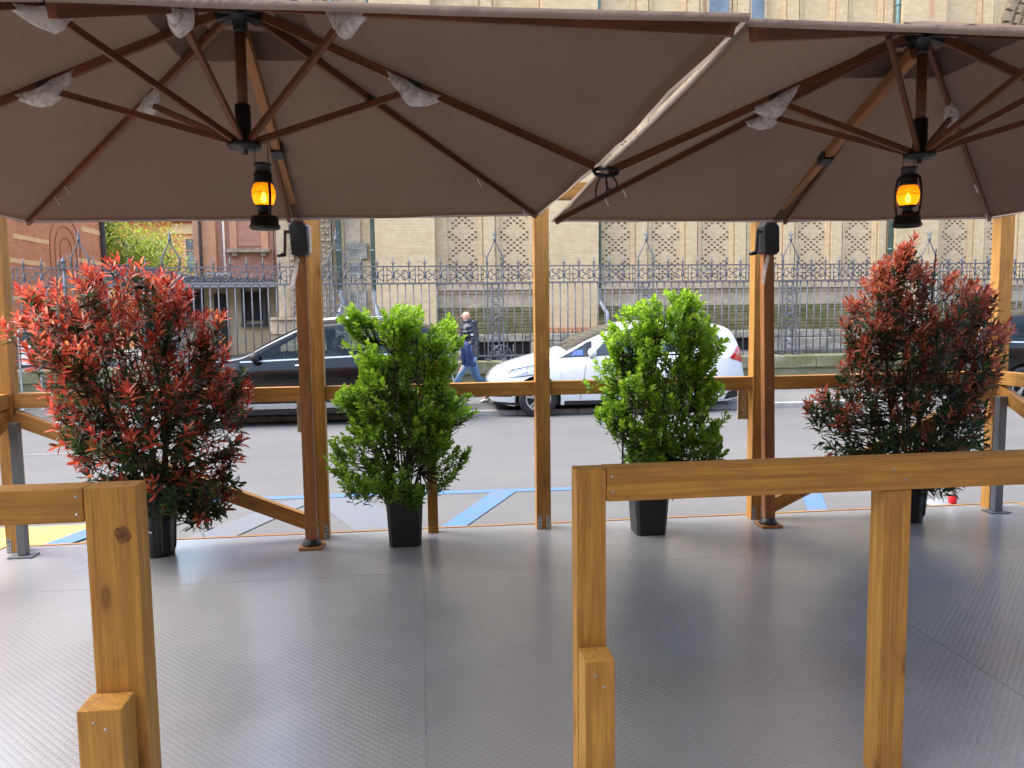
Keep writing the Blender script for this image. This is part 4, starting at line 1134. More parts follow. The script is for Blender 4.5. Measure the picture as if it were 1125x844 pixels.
PB = thing('pink_building', 'pink brick building with terracotta pilasters and a blind window beside the church', 'building', (-5, 26, 0))
MB().box((-7.15, 26, 0), (-.5, 33, 9.2)).build('wall', M['pink_wall'], PB, at=(-5, 26, 0))
MB().box((-7.20, 25.86, 0), (-6.50, 26.05, 9.2)).build('corner_pilaster', M['trim_orange'], PB)
m = MB().box((-6.08, 25.93, 3.9), (-5.86, 26.05, 9.2)).build('window_jamb', M['trim_orange'], PB)
MB().box((-5.10, 25.93, 3.9), (-4.88, 26.05, 9.2)).build('window_jamb', M['trim_orange'], PB)
MB().box((-5.857, 25.97, 4.0), (-5.103, 26.02, 6.4)).build('blind_window', M['pink_wall'], PB)
MB().box((-6.15, 25.74, 3.78), (-4.80, 26.05, 3.895)).box((-6.0, 25.8, 3.66), (-5.85, 26.05, 3.778)).box((-5.1, 25.8, 3.66), (-4.95, 26.05, 3.778)).build('window_sill', M['rough_stone'], PB)
MB().tube([(-6.25, 25.9, 0), (-6.25, 25.9, 9)], .035, 6).build('white_pipe', M['whitepipe'], PB)
MB().tube([(-6.95, 25.78, 0), (-6.95, 25.78, 9)], .05, 6).build('dark_pipe', M['slate'], PB)
MB().tube([(-4.70, 25.9, 0), (-4.70, 25.9, 9)], .02, 6).build('cable', M['slate'], PB)
MB().box((-7.5, 25.4, 9.2), (-.2, 33.4, 9.5)).build('roof', M['tile'], PB)

LN = thing('lean_to', 'low cream lean-to with a dark sloping roof and dark doorways behind the fence', 'outbuilding', (-5, 20, 0))
MB().box((-7.0, 20.2, 0), (-3.42, 24, 2.42)).build('wall', M['cream_wall'], LN)
MB().box((-7.1, 20.08, 0), (-3.4, 20.199, .75)).build('dado', M['trim_orange'], LN)
MB().box((-7.2, 19.0, 2.425), (-3.40, 24.1, 2.55)).build('soffit', M['soffit'], LN)
MB().prism([(-7.3, 2.553), (-3.38, 2.553), (-3.38, 2.60), (-5.2, 2.66), (-6.5, 2.92), (-7.3, 3.0)], 18.95, 24.2).build('roof', M['slate'], LN, fixn=True)
m = MB()
for q in range(12): m.box((-5.05 + q * .05, 18.97, 2.685 + random.uniform(0, .03)), (-5.01 + q * .05, 19.3, 2.72 + random.uniform(0, .05)))
m.build('broken_tiles', M['soffit'], LN)
for a, b2, z0_, z1_ in ((-6.9, -6.1, .06, 2.35), (-5.15, -4.88, .06, 2.3)):
    MB().box((a, 20.06, z0_), (b2, 20.19, z1_)).build('doorway', M['hole'], LN)
for a, b2 in ((-4.42, -3.98), (-5.85, -5.5)):
    wn = MB().box((a, 20.14, 1.62), (b2, 20.195, 2.34)).build('window', M['hole'], LN)
    MB().box((a - .08, 20.07, 1.54), (a - .002, 20.198, 2.40)).box((b2 + .002, 20.07, 1.54), (b2 + .08, 20.198, 2.40)).box((a - .10, 20.02, 1.46), (b2 + .10, 20.198, 1.538)).build('frame', M['slate'], wn)

OB = thing('orange_building', 'far orange building with a tall window under a tiled roof', 'building', (-16, 45, 0))
MB().box((-34, 45, 0), (-10.5, 54, 7.0)).build('wall', M['orange_wall'], OB)
MB().prism([(-34.6, 7.003), (-10, 7.003), (-11.5, 9.4), (-33, 9.4)], 44.4, 54.5).build('roof', M['tile'], OB, fixn=True)
MB().box((-13.6, 44.9, 6.35), (-10.4, 44.998, 6.9)).build('cornice', M['band'], OB)
for wx in (-12.45, -15.6, -18.8):
    wn = MB().box((wx - .42, 44.95, 4.2), (wx + .42, 44.99, 6.05)).build('window', M['pane'], OB)
    f_ = MB().box((wx - .56, 44.9, 4.1), (wx - .423, 44.998, 6.2)).box((wx + .423, 44.9, 4.1), (wx + .56, 44.998, 6.2)).box((wx - .42, 44.9, 6.053), (wx + .42, 44.998, 6.2))
    f_.box((wx - .03, 44.9, 4.2), (wx + .03, 44.948, 6.05)).box((wx - .42, 44.9, 5.4), (wx - .033, 44.948, 5.46))
    f_.build('frame', M['trim_orange'], wn)

# unseen building added behind the camera, its height set to shade the terrace
PO = thing('added_shade_building', 'unseen ochre building with shuttered windows, added behind the camera to shade the terrace', 'building', (0, -4, 0))
MB().box((-40, -9, 3.6), (40, -2.4, 6.6)).build('wall', M['orange_wall'], PO)
for q in range(-9, 10):
    MB().box((q * 4 - .3 + 2, -2.9, .16), (q * 4 + .3 + 2, -2.4, 3.597)).build('pier', M['tan_stone'], PO)
    wn = MB().box((q * 4 - .5, -2.395, 4.3), (q * 4 + .5, -2.36, 6.1)).build('window', M['pane'], PO)
    MB().box((q * 4 - 1.0, -2.395, 4.3), (q * 4 - .503, -2.34, 6.1)).box((q * 4 + .503, -2.395, 4.3), (q * 4 + 1.0, -2.34, 6.1)).build('shutter', M['verdigris'], wn)
MB().box((-40, -9, .16), (40, -7, 3.597)).build('inner_wall', M['cream_wall'], PO)

# ------------------------------------------------------------------ the tree in the courtyard
def tree(name, label, c, h, cr, seed):
    rnd = random.Random(seed)
    T = thing(name, label, 'tree', c)
    C = Vector(c); m = MB(); tips = []
    def grow(p, d, L, r, lvl):
        pts = [p]; q = p.copy(); dd = d.copy()
        for s in range(5):
            dd = (dd + Vector((rnd.uniform(-.2, .2), rnd.uniform(-.2, .2), rnd.uniform(-.05, .12)))).normalized(); q = q + dd * L / 5; pts.append(q.copy())
            if lvl >= 2: tips.append(q.copy())
        m.tube(pts, [r * (1 - .55 * s / 5) for s in range(6)], 6)
        if lvl < 3:
            for s in range(3 if lvl else 5):
                a = rnd.uniform(0, 2 * PI); k = rnd.choice(pts[2:])
                nd = (dd * .5 + Vector((math.cos(a), math.sin(a), rnd.uniform(-.1, .8)))).normalized()
                grow(k.copy(), nd, L * rnd.uniform(.55, .75), r * .5, lvl + 1)
    grow(C, Vector((0, 0, 1)), h * .5, .17, 0)
    tr = m.build('trunk', M['bark'], T)
    base, dv, nv, ln, wd, col, cu = [], [], [], [], [], [], []
    for t in tips:
        for q in range(34):
            p = t + Vector((rnd.gauss(0, .34), rnd.gauss(0, .34), rnd.gauss(0, .28)))
            d = Vector((rnd.uniform(-1, 1), rnd.uniform(-1, 1), rnd.uniform(-.8, .5)))
            k = rnd.uniform(.6, 1.3)
            base.append(tuple(p - C)); dv.append(tuple(d)); nv.append((rnd.uniform(-.5, .5), rnd.uniform(-.5, .5), 1)); ln.append(rnd.uniform(.10, .17)); wd.append(rnd.uniform(.05, .09)); cu.append(.1)
            col.append((.25 * k, .30 * k, .03 * k) if rnd.random() < .6 else (.16 * k, .22 * k, .025 * k))
    me = leaf_mesh('crown', base, dv, nv, ln, wd, col, (.7, 1, .7), cu)
    link('crown', me, T, c)
tree('courtyard_tree', 'yellow green spring tree between the brick building and the orange one', (-11.6, 34.5, 0), 8.5, 3, 12)
tree('courtyard_tree', 'smaller spring tree half hidden behind the brick building', (-14.2, 36.5, 0), 8.0, 3, 31)
#@@PART3
# ------------------------------------------------------------------ vehicles (built nose towards -x, then placed)
def smooth(xs, ys, x, w=.05):
    return sum(float(np.interp(x + d, xs, ys)) for d in (-w, -w / 2, 0, w / 2, w)) / 5

def car(label, loc, L, W, prof, belt, wheels, r, body, glassm, side_windows, screen, back, extras, roll=0.0, flip=False, cabin=False, ground=.2, group='cars parked by the church pavement', lower=None):
    V = thing('parked_car', label, 'car', loc, group)
    px, pz = zip(*prof); bx_, bz_ = zip(*belt)
    def top(x): return smooth(px, pz, x, .06)
    def bel(x): return min(smooth(bx_, bz_, x), top(x) - .05)
    def hw(x):
        t = abs(x) / (L / 2); k = 1 - .05 * t ** 2 - .17 * max(0, (t - .78) / .22) ** 2.2
        return W / 2 * k
    def sy(x, z):
        zb = bel(x); h = hw(x)
        if z <= zb:
            t = (z - .2) / max(.1, zb - .2)
            return h * (1 - .055 * (2 * t - 1.12) ** 2) - .035 * max(0, (z - zb + .09) / .09) ** 2
        yb = h * (1 - .055 * .88 ** 2) - .035
        return max(.15, yb - (z - zb) * .34 - .10 * max(0, (z - zb) / max(.2, top(x) - zb) - .80))
    def zlow(x):
        z = ground + .10 * max(0, abs(x) / (L / 2) - .86) / .14
        for wx in wheels:
            d = abs(x - wx); RR = r + .055
            if d < RR: z = max(z, r + math.sqrt(RR * RR - d * d))
        return z
    def ztop(x, v): # across the roof, v 0..1 from the centreline to the edge
        return top(x) - .055 * v ** 2.6
    NS = 130 if cabin else 64
    xs = [-L / 2 + .004 + (L - .008) * q / NS for q in range(NS + 1)]
    for wx in wheels:
        RR = r + .055
        for e in (-RR, RR): xs += [wx + e * .9999, wx + e * 1.0001, wx + e * .97, wx + e * .9]
    xs = sorted(xs + [-L / 2, -L / 2 + .02, L / 2 - .02, L / 2])
    rings = []
    for x in xs:
        zl, zb = zlow(x), bel(x); zb = max(zb, zl + .03); zt = max(top(x), zb + .02)
        ze = ztop(x, 1); ze = max(ze, zb + .01)
        ye = sy(x, ze)
        half = [(x, sy(x, zl + (zb - zl) * q / 8), zl + (zb - zl) * q / 8) for q in range(9)]
        NU = 14 if cabin else 5
        half += [(x, sy(x, zb + (ze - zb) * q / NU), zb + (ze - zb) * q / NU) for q in range(1, NU + 1)]
        half += [(x, ye * v, ztop(x, v)) for v in (.85, .6, .3, 0)]
        rings.append([(a, -b, c) for a, b, c in half] + [(a, b, c) for a, b, c in half[::-1][1:]])
    n = len(rings[0]); m = MB(); fs = []
    for i in range(len(rings) - 1):
        xa, xb_ = rings[i][0][0], rings[i + 1][0][0]
        for k in range(n - 1):
            kk = min(k, n - 2 - k)
            if cabin and 8 <= kk <= 21:
                za = min(rings[i][kk][2], rings[i + 1][kk][2]); zb_ = max(rings[i][kk + 1][2], rings[i + 1][kk + 1][2]); cut = False
                for (ax, az), (bx2, bz2), (cx2, cz2), (dx, dz) in side_windows:
                    ok = True
                    for z in (za, zb_):
                        tl = (z - az) / (dz - az); tr_ = (z - bz2) / (cz2 - bz2)
                        if not (0 <= tl <= 1 and 0 <= tr_ <= 1 and xa >= ax + (dx - ax) * tl and xb_ <= bx2 + (cx2 - bx2) * tr_): ok = False
                    cut = cut or ok
                if cut: continue
            fs.append((i * n + k, i * n + k + 1, (i + 1) * n + k + 1, (i + 1) * n + k))
    fs.append(tuple(range(n))); fs.append(tuple(range((len(rings) - 1) * n, len(rings) * n))[::-1])
    m.add([v for rg in rings for v in rg], fs, 0, True)
    bo = m.build('body', body, V, local=True, fixn=True)
    MB().box((-L / 2 + .25, -W / 2 + .24, ground - .02), (L / 2 - .25, W / 2 - .24, .62)).build('underbody', M['cardark'], V, local=True)
    def patch(cs, s, nu=12, nv=6, off=.006):
        (ax, az), (bx2, bz2), (cx2, cz2), (dx, dz) = cs     # bl, br, tr, tl
        def fn(u, v):
            x = (ax * (1 - u) + bx2 * u) * (1 - v) + (dx * (1 - u) + cx2 * u) * v
            z = (az * (1 - u) + bz2 * u) * (1 - v) + (dz * (1 - u) + cz2 * u) * v
            return (x, s * (sy(x, z) + off), z)
        return fn, nu, nv
    for s in (-1, 1):
        for cs in side_windows:
            f1, a, b2 = patch(cs, s); MB().grid(f1, a, b2, flip=s > 0).build('window', glassm, V, local=True)
    for rng in (screen, back):
        if rng:
            x0, x1 = rng
            MB().grid(lambda u, v: (x0 + (x1 - x0) * u, (2 * v - 1) * .86 * sy(x0 + (x1 - x0) * u, ztop(x0 + (x1 - x0) * u, 1)), ztop(x0 + (x1 - x0) * u, abs(2 * v - 1) * .86) + .006), 10, 14).build('windscreen' if rng is screen else 'rear_window', glassm, V, local=True)
    for name, mat, cs, off, sides in extras:
        for s in sides:
            f1, a, b2 = patch(cs, s, 14, 5, off); MB().grid(f1, a, b2, flip=s > 0).build(name, M[mat], V, local=True)
    if cabin:
        for sx, sy_ in ((.12, -.38), (.12, .38), (1.02, -.4), (1.02, .4)):
            st = MB()
            st.bar((sx, sy_, .62), (sx + .20, sy_, 1.16), .46, .14, 0, (1, 0, 0)).box((sx - .40, sy_ - .23, .58), (sx + .05, sy_ + .23, .74))
            st.bar((sx + .22, sy_, 1.20), (sx + .26, sy_, 1.36), .24, .09, 0, (1, 0, 0))
            st.build('seat', M['seat'], V, local=True, bevel=.03)
        MB().tube([(-.38 - .08 * math.cos(a), -.38 + .17 * math.sin(a), .98 + .15 * math.cos(a)) for a in [2 * PI * q / 18 for q in range(19)]], .016, 6).build('steering_wheel', M['seat'], V, local=True)
        MB().box((-.95, -.7, .6), (-.55, .7, .98)).build('dashboard', M['cardark'], V, local=True, bevel=.05)
    # wheels
    for wx in wheels:
        for s in (-1, 1):
            yc = s * (W / 2 - .115)
            w_ = MB().lathe([(r * .64, -.095), (r * .70, -.105), (r * .93, -.10), (r * .995, -.07), (r, -.03), (r, .03), (r * .995, .07), (r * .93, .10), (r * .70, .105), (r * .64, .095)], (wx, yc, r + .0), 32, 0, 'y', cap=False)
            ty = w_.build('wheel', M['tyre'], V, local=True)
            rm = MB().lathe([(r * .655, -s * -.0), (r * .655, s * .098), (r * .60, s * .100), (r * .575, s * .07), (r * .575, 0)], (wx, yc, r), 28, 0, 'y', cap=False)
            rm.lathe([(0, s * .088), (r * .13, s * .088), (r * .17, s * .07), (r * .17, s * .03)], (wx, yc, r), 14, 0, 'y')
            for q in range(5):
                a = q * 2 * PI / 5 + .3
                for da in (-.17, .17):
                    rm.bar((wx + r * .1 * math.cos(a), yc + s * .076, r + r * .1 * math.sin(a)), (wx + r * .60 * math.cos(a + da), yc + s * .086, r + r * .60 * math.sin(a + da)), .028 if abs(da) < .2 else .02, .03, 0, (0, 1, 0))
            rm.build('rim', M['alloy'], ty, local=True)
            MB().lathe([(0, s * .02), (r * .57, s * .02)], (wx, yc, r), 20, 0, 'y', cap=False).build('brake_disc', M['cardark'], ty, local=True)
            # dark arch lining
            MB().tube([(wx + (r + .05) * math.cos(a), s * (hw(wx) - .16), r + (r + .05) * math.sin(a)) for a in [PI * q / 14 for q in range(15)]], .03, 6).build('arch_liner', M['cardark'], V, local=True)
    V.rotation_euler = (roll, 0, PI if flip else 0)
    return V, sy, top, bel

def mirror(V, sy, x, z, mat, s=-1):
    y = s * (sy(x, z) + .10)
    m = MB(); rings = []
    for q in range(7):
        t = q / 6; k = math.sin(PI * (.12 + .76 * t)) ** .6
        rings.append([(x - .07 + .13 * t, y + .105 * k * math.cos(a) * .95, z + .02 + .078 * k * math.sin(a)) for a in [2 * PI * p / 12 for p in range(12)]])
    m.loft(rings); mo = m.build('door_mirror', mat, V, local=True, fixn=True)
    MB().bar((x, s * (sy(x, z - .05) - .01), z - .06), (x, y, z - .03), .05, .035).build('mirror_arm', M['cardark'], mo, local=True)

def handle(V, sy, x, z, mat, s=-1):
    y = s * (sy(x, z) + .022)
    MB().tube([(x - .085, s * sy(x, z), z), (x - .07, y, z + .004), (x, y + s * .006, z + .006), (x + .07, y, z + .008), (x + .085, s * sy(x, z), z + .008)], .014, 8).build('door_handle', mat, V, local=True)

# white hatchback
wL = 4.38; cx = 3.30
def X(xp): return xp - cx
prof = [(-2.19, .52), (-2.16, .66), (-2.10, .74), (-1.9, .84), (-1.5, .955), (-1.05, 1.07), (-.95, 1.10), (-.55, 1.30), (-.12, 1.47), (.2, 1.545), (.6, 1.575), (1.2, 1.565), (1.7, 1.52), (1.93, 1.47), (2.02, 1.30), (2.10, 1.12), (2.16, .98), (2.19, .70), (2.19, .5)]
belt = [(-2.19, .6), (-1.9, .74), (-1.2, .90), (-.8, .98), (0, 1.02), (1, 1.06), (1.7, 1.12), (2.1, 1.10), (2.19, .8)]
win = [[(-1.02, 1.00), (-.60, 1.01), (-.60, 1.24), (-.68, 1.215)], [(-.52, 1.015), (.33, 1.035), (.28, 1.46), (-.10, 1.41)], [(.42, 1.04), (1.18, 1.07), (1.10, 1.455), (.36, 1.47)], [(1.28, 1.09), (1.74, 1.20), (1.66, 1.36), (1.22, 1.44)]]
win[0] = [(-1.02, 1.00), (-.60, 1.01), (-.60, 1.23), (-.66, 1.19)]
ex = [('headlight_surround', 'cardark', [(-2.04, .655), (-1.48, .712), (-1.275, .912), (-1.84, .812)], .004, (-1, 1)),
      ('headlight', 'headlamp', [(-2.02, .665), (-1.50, .72), (-1.30, .90), (-1.82, .80)], .006, (-1, 1)),
      ('grille', 'cardark', [(-2.185, .36), (-1.86, .36), (-1.80, .50), (-2.185, .52)], .006, (-1, 1)),
      ('lower_grille', 'cardark', [(-2.15, .235), (-1.62, .205), (-1.62, .25), (-2.15, .275)], .008, (-1, 1)),
      ('tail_light', 'taillamp', [(1.86, .93), (2.155, .84), (2.17, 1.02), (2.05, 1.13)], .008, (-1, 1)),
      ('sill_trim', 'cardark', [(-.98, .20), (.98, .20), (.98, .27), (-.98, .27)], .006, (-1, 1)),
      ('rear_bumper_trim', 'cardark', [(1.78, .22), (2.13, .27), (2.15, .40), (1.85, .36)], .008, (-1, 1)),
      ('fog_lamp', 'headlamp', [(-2.0, .37), (-1.86, .37), (-1.84, .46), (-2.0, .46)], .012, (-1, 1)),
      ('door_seam', 'cardark', [(-.72, .30), (-.712, .30), (-.602, .99), (-.61, .99)], .003, (-1, 1)),
      ('door_seam', 'cardark', [(.372, .30), (.380, .30), (.376, 1.03), (.368, 1.03)], .003, (-1, 1)),
      ('door_seam', 'cardark', [(.98, .5), (.988, .5), (1.23, 1.06), (1.222, 1.06)], .003, (-1, 1)),
      ('window_trim', 'cardark', [(-1.06, .985), (1.76, 1.085), (1.76, 1.095), (-1.06, .998)], .007, (-1, 1)),
      ('pillar_trim', 'cardark', [(.335, 1.035), (.42, 1.035), (.36, 1.47), (.285, 1.46)], .005, (-1, 1)),
      ('pillar_trim', 'cardark', [(-.60, 1.01), (-.52, 1.01), (-.50, 1.26), (-.60, 1.23)], .005, (-1, 1)),
      ('sticker', 'sticker', [(-.86, 1.02), (-.66, 1.025), (-.66, 1.11), (-.80, 1.10)], .010, (-1,))]
WC, sy, top, bel = car('white hatchback parked facing left behind the centre post', (cx, 13.36, .0), wL, 1.80, prof, belt, (-1.42, 1.22), .325, M['carwhite'], M['glass'], win, (-.92, -.05), (1.96, 2.12), ex, roll=R(1.2))
mirror(WC, sy, -.52, 1.05, M['carwhite']); mirror(WC, sy, -.52, 1.05, M['carwhite'], 1)
handle(WC, sy, .12, .90, M['carwhite']); handle(WC, sy, 1.0, .94, M['carwhite'])

# black SUV
bprof = [(-2.25, .60), (-2.22, .80), (-2.1, .92), (-1.8, 1.01), (-1.3, 1.09), (-1.0, 1.14), (-.6, 1.36), (-.2, 1.555), (.1, 1.625), (.5, 1.655), (1.1, 1.645), (1.6, 1.60), (1.88, 1.54), (2.0, 1.40), (2.12, 1.10), (2.2, .95), (2.25, .7), (2.25, .5)]
bbelt = [(-2.25, .7), (-1.9, .86), (-1.1, 1.02), (0, 1.045), (1, 1.08), (1.8, 1.14), (2.2, .9)]
bwin = [[(-.98, 1.045), (.10, 1.07), (.10, 1.535), (-.20, 1.49)], [(.22, 1.075), (1.10, 1.10), (1.04, 1.52), (.22, 1.54)], [(1.2, 1.13), (1.70, 1.2), (1.60, 1.42), (1.14, 1.51)]]
bex = [('headlight_surround', 'cardark', [(-2.04, .655), (-1.48, .712), (-1.275, .912), (-1.84, .812)], .004, (-1, 1)),
      ('headlight', 'headlamp', [(-2.12, .76), (-1.7, .80), (-1.55, .93), (-2.0, .89)], .006, (-1, 1)),
       ('tail_light', 'taillamp', [(1.9, .90), (2.18, .86), (2.18, 1.02), (1.95, 1.08)], .006, (-1, 1)),
       ('sill_trim', 'carsilver', [(-1.0, .30), (1.0, .30), (1.0, .385), (-1.0, .385)], .012, (-1, 1)),
       ('sill_step', 'cardark', [(-1.02, .21), (1.02, .21), (1.02, .295), (-1.02, .295)], .010, (-1, 1)),
       ('window_trim', 'carsilver', [(-1.04, 1.022), (1.74, 1.12), (1.74, 1.145), (-1.04, 1.042)], .010, (-1, 1)),
       ('roof_trim', 'carsilver', [(-.98, 1.075), (.10, 1.54), (.10, 1.56), (-.26, 1.515)], .003, (-1, 1)) ,
       ('pillar_trim', 'cardark', [(.10, 1.07), (.22, 1.07), (.22, 1.54), (.10, 1.535)], .007, (-1, 1)),
       ('door_seam', 'cardark', [(-.9, .42), (-.892, .42), (-.87, 1.03), (-.878, 1.03)], .004, (-1, 1)),
       ('door_seam', 'cardark', [(.15, .40), (.158, .40), (.162, 1.05), (.154, 1.05)], .004, (-1, 1))]
bex = [e for e in bex if e[0] != 'roof_trim']
BC, sy, top, bel = car('black estate car parked facing left behind the left umbrella mast', (-1.75, 13.06, 0), 4.5, 1.84, bprof, bbelt, (-1.45, 1.30), .35, M['carblack'], M['autoglass'], bwin, (-.9, -.12), (1.95, 2.1), bex, roll=R(1.2), cabin=True)
mirror(BC, sy, -.80, 1.09, M['cardark']); mirror(BC, sy, -.8, 1.09, M['cardark'], 1)
handle(BC, sy, -.12, .965, M['carsilver']); handle(BC, sy, .98, .985, M['carsilver'])
for s in (-1, 1):
    MB().tube([(x, s * (sy(x, top(x) - .06) - .08), top(x) + .018) for x in [-.1 + .16 * q for q in range(11)]], .014, 6).build('roof_rail', M['carsilver'], BC, local=True)

# second black car at the right edge
ccar, sy2, top2, bel2 = car('black estate car at the right edge, mostly behind the corner post', (11.72, 13.15, 0), 4.5, 1.84, [(x, z * 1.0) for x, z in bprof], bbelt, (-1.45, 1.30), .35, M['carblack'], M['autoglass'], bwin, (-.9, -.12), (1.95, 2.1), bex, flip=True, roll=R(-1.2), cabin=True)
for s in (1,):
    mirror(ccar, sy2, -.8, 1.09, M['cardark'], s); handle(ccar, sy2, -.12, .965, M['carsilver'], s); handle(ccar, sy2, .98, .985, M['carsilver'], s)

# ------------------------------------------------------------------ the man on the pavement
PP = thing('person', 'bald man in a dark padded jacket walking left with a blue garment over his arm', 'person', (.86, 13.95, .082))
def ell(c, rx, ry, n=14, tilt=0, az=0):
    out = []
    for k in range(n):
        a = 2 * PI * k / n; x, y = rx * math.cos(a), ry * math.sin(a)
        out.append((c[0] + x, c[1] + y, c[2] + x * tilt))
    return out
# body: one skinned figure (legs, trunk, arms, head with nose and ears, hands with fingers)
bv, be, br = [], [], []
def jn(p, r, par=None):
    bv.append(p); br.append(r if isinstance(r, tuple) else (r, r))
    if par is not None: be.append((par, len(bv) - 1))
    return len(bv) - 1
pel = jn((0, 0, .92), (.125, .10)); sp1 = jn((-.01, 0, 1.10), (.125, .10), pel); sp2 = jn((-.015, 0, 1.30), (.135, .105), sp1); nk = jn((-.035, 0, 1.455), (.062, .062), sp2)
h1 = jn((-.06, 0, 1.535), (.066, .062), nk); h2 = jn((-.062, 0, 1.605), (.087, .073), h1); h3 = jn((-.05, 0, 1.672), (.066, .058), h2)
ns_ = jn((-.158, 0, 1.585), (.012, .011), h2)
for s in (-1, 1): jn((-.03, s * .082, 1.59), (.016, .02), h2)
hands = []
for s, (kx, kz), (fx, fz), tx in ((-1, (-.20, .52), (-.40, .10), -.1), (1, (.10, .50), (.38, .17), .1)):
    hp = jn((-.0, s * .09, .86), .085, pel); kn = jn((kx, s * .095, kz), .058, hp); an = jn((fx, s * .095, fz), .042, kn); toe = jn((fx - .15, s * .10, max(.045, fz - .065 if s < 0 else fz - .12)), .036, an)
for s in (-1, 1):
    sh = jn((-.015, s * .175, 1.385), .062, sp2)
    if s < 0: el = jn((.06, s * .225, 1.12), .046, sh); wr = jn((-.10, s * .21, .98), .033, el); pa = jn((-.165, s * .20, .955), (.034, .022), wr); fd = Vector((-1, 0, -.3)).normalized()
    else: el = jn((.07, s * .225, 1.12), .046, sh); wr = jn((-.02, s * .225, .90), .033, el); pa = jn((-.045, s * .22, .845), (.034, .022), wr); fd = Vector((-.35, 0, -1)).normalized()
    hands.append((pa, fd, s))
me = bpy.data.meshes.new('person_skeleton'); me.from_pydata(bv, be, [])
tmp = bpy.data.objects.new('person_skeleton', me); COL.objects.link(tmp)
md = tmp.modifiers.new('skin', 'SKIN'); md.use_smooth_shade = True
sv = me.skin_vertices[0].data
for i, r_ in enumerate(br): sv[i].radius = r_; sv[i].use_root = (i == 0)
ss = tmp.modifiers.new('sub', 'SUBSURF'); ss.levels = 2; ss.render_levels = 2
dg = bpy.context.evaluated_depsgraph_get(); ev = tmp.evaluated_get(dg)
bm_me = bpy.data.meshes.new_from_object(ev); bpy.data.objects.remove(tmp)
pm = MB(); pm.add([tuple(v.co) for v in bm_me.vertices], [tuple(p.vertices) for p in bm_me.polygons], 0, True)
for pa, fd, s in hands:
    p = Vector(bv[pa])
    for q in range(4):
        o_ = p + Vector((0, 0, 1)).cross(fd) * 0 + Vector((.0, (q - 1.5) * .017, 0)) + fd * .02
        L_ = (.06, .072, .068, .055)[q]
        pm.tube([o_ - fd * .03, o_ + fd * L_ * .5, o_ + fd * L_ * .85 + Vector((.012, 0, -.012)), o_ + fd * L_ + Vector((.02, 0, -.02))], [.010, .009, .008, .005], 6)
    pm.tube([p, p + Vector((-.01, -s * .03, .0)) + fd * .02, p + Vector((-.01, -s * .034, 0)) + fd * .055], [.012, .010, .007], 6)
pm.build('body', M['skin'], PP, local=True)
# face details
fd_ = MB()
for s in (-1, 1): fd_.lathe([(0, -.006), (.008, -.004), (.008, .004), (0, .006)], (-.143, s * .030, 1.608), 8)
fd_.bar((-.136, -.022, 1.548), (-.136, .022, 1.548), .008, .006)
fd_.build('eyes_and_mouth', M['ink'], PP, local=True)
# padded jacket: quilted rings round trunk and sleeves, collar
def puff(pts, radii, n=16, rings=4, amp=.012):
    P = []; m = MB(); out = []
    for i in range(len(pts) - 1):
        for k in range(rings * 4):
            t = k / (rings * 4); c = Vector(pts[i]).lerp(Vector(pts[i + 1]), t)
            rx = radii[i][0] * (1 - t) + radii[i + 1][0] * t; ry = radii[i][1] * (1 - t) + radii[i + 1][1] * t
            pf = amp * abs(math.sin(PI * t * rings)) ** .5
            out.append((c, rx + pf, ry + pf))
    out.append((Vector(pts[-1]), radii[-1][0], radii[-1][1]))
    return out
def puffmesh(m, pts, radii, rings=4, amp=.012, n=16):
    o = puff(pts, radii, n, rings, amp); rg = []
    d = (Vector(pts[-1]) - Vector(pts[0])).normalized()
    for i, (c, rx, ry) in enumerate(o):
        dd = (o[min(i + 1, len(o) - 1)][0] - o[max(i - 1, 0)][0]).normalized()
        sx = Vector((1, 0, 0)); sx = (sx - dd * sx.dot(dd)).normalized(); sy_ = dd.cross(sx)
        rg.append([tuple(c + sx * rx * math.cos(a) + sy_ * ry * math.sin(a)) for a in [2 * PI * k / n for k in range(n)]])
    m.loft(rg)
jm = MB()
puffmesh(jm, [(0, 0, .86), (-.005, 0, 1.06), (-.012, 0, 1.28), (-.015, 0, 1.40), (-.02, 0, 1.47)], [(.155, .175), (.158, .185), (.165, .205), (.145, .17), (.085, .09)], 2, .012)
puffmesh(jm, [(-.025, 0, 1.44), (-.04, 0, 1.53)], [(.092, .092), (.085, .085)], 1, .006)
jm.lathe([(.0, -.05), (.06, -.045), (.085, 0), (.07, .04), (0, .05)], (.075, 0, 1.47), 12)
for s in (-1, 1):
    if s < 0: puffmesh(jm, [(-.012, -.175, 1.42), (.06, -.225, 1.14), (-.09, -.212, .985)], [(.075, .07), (.068, .064), (.052, .05)], 4, .010)
    else: puffmesh(jm, [(-.012, .175, 1.42), (.07, .225, 1.14), (-.02, .222, .92)], [(.075, .07), (.068, .064), (.052, .05)], 4, .010)
jk = jm.build('padded_jacket', M['jacket'], PP, local=True)
MB().box((.0, -.302, 1.245), (.035, -.296, 1.275)).build('sleeve_badge', M['white_plastic'], jk, local=True)
tm = MB()
for s, (kx, kz), (fx, fz) in ((-1, (-.20, .52), (-.40, .10)), (1, (.10, .50), (.38, .17))):
    pts = [(-.0, s * .06, .93), (0, s * .088, .80), (kx, s * .095, kz), (fx, s * .095, fz + .03)]
    rr_ = [(.13, .085), (.108, .10), (.076, .078), (.062, .066)]
    out = puff(pts, rr_, 14, 1, .0); rg = []
    for i, (c, rx, ry) in enumerate(out):
        rg.append([(c.x + rx * math.cos(a), c.y + ry * math.sin(a), c.z + .25 * rx * math.cos(a) * (1 if i > len(out) * .4 else 0)) for a in [2 * PI * k / 14 for k in range(14)]])
    tm.loft(rg)
tm.build('jeans', M['jeans'], PP, local=True)
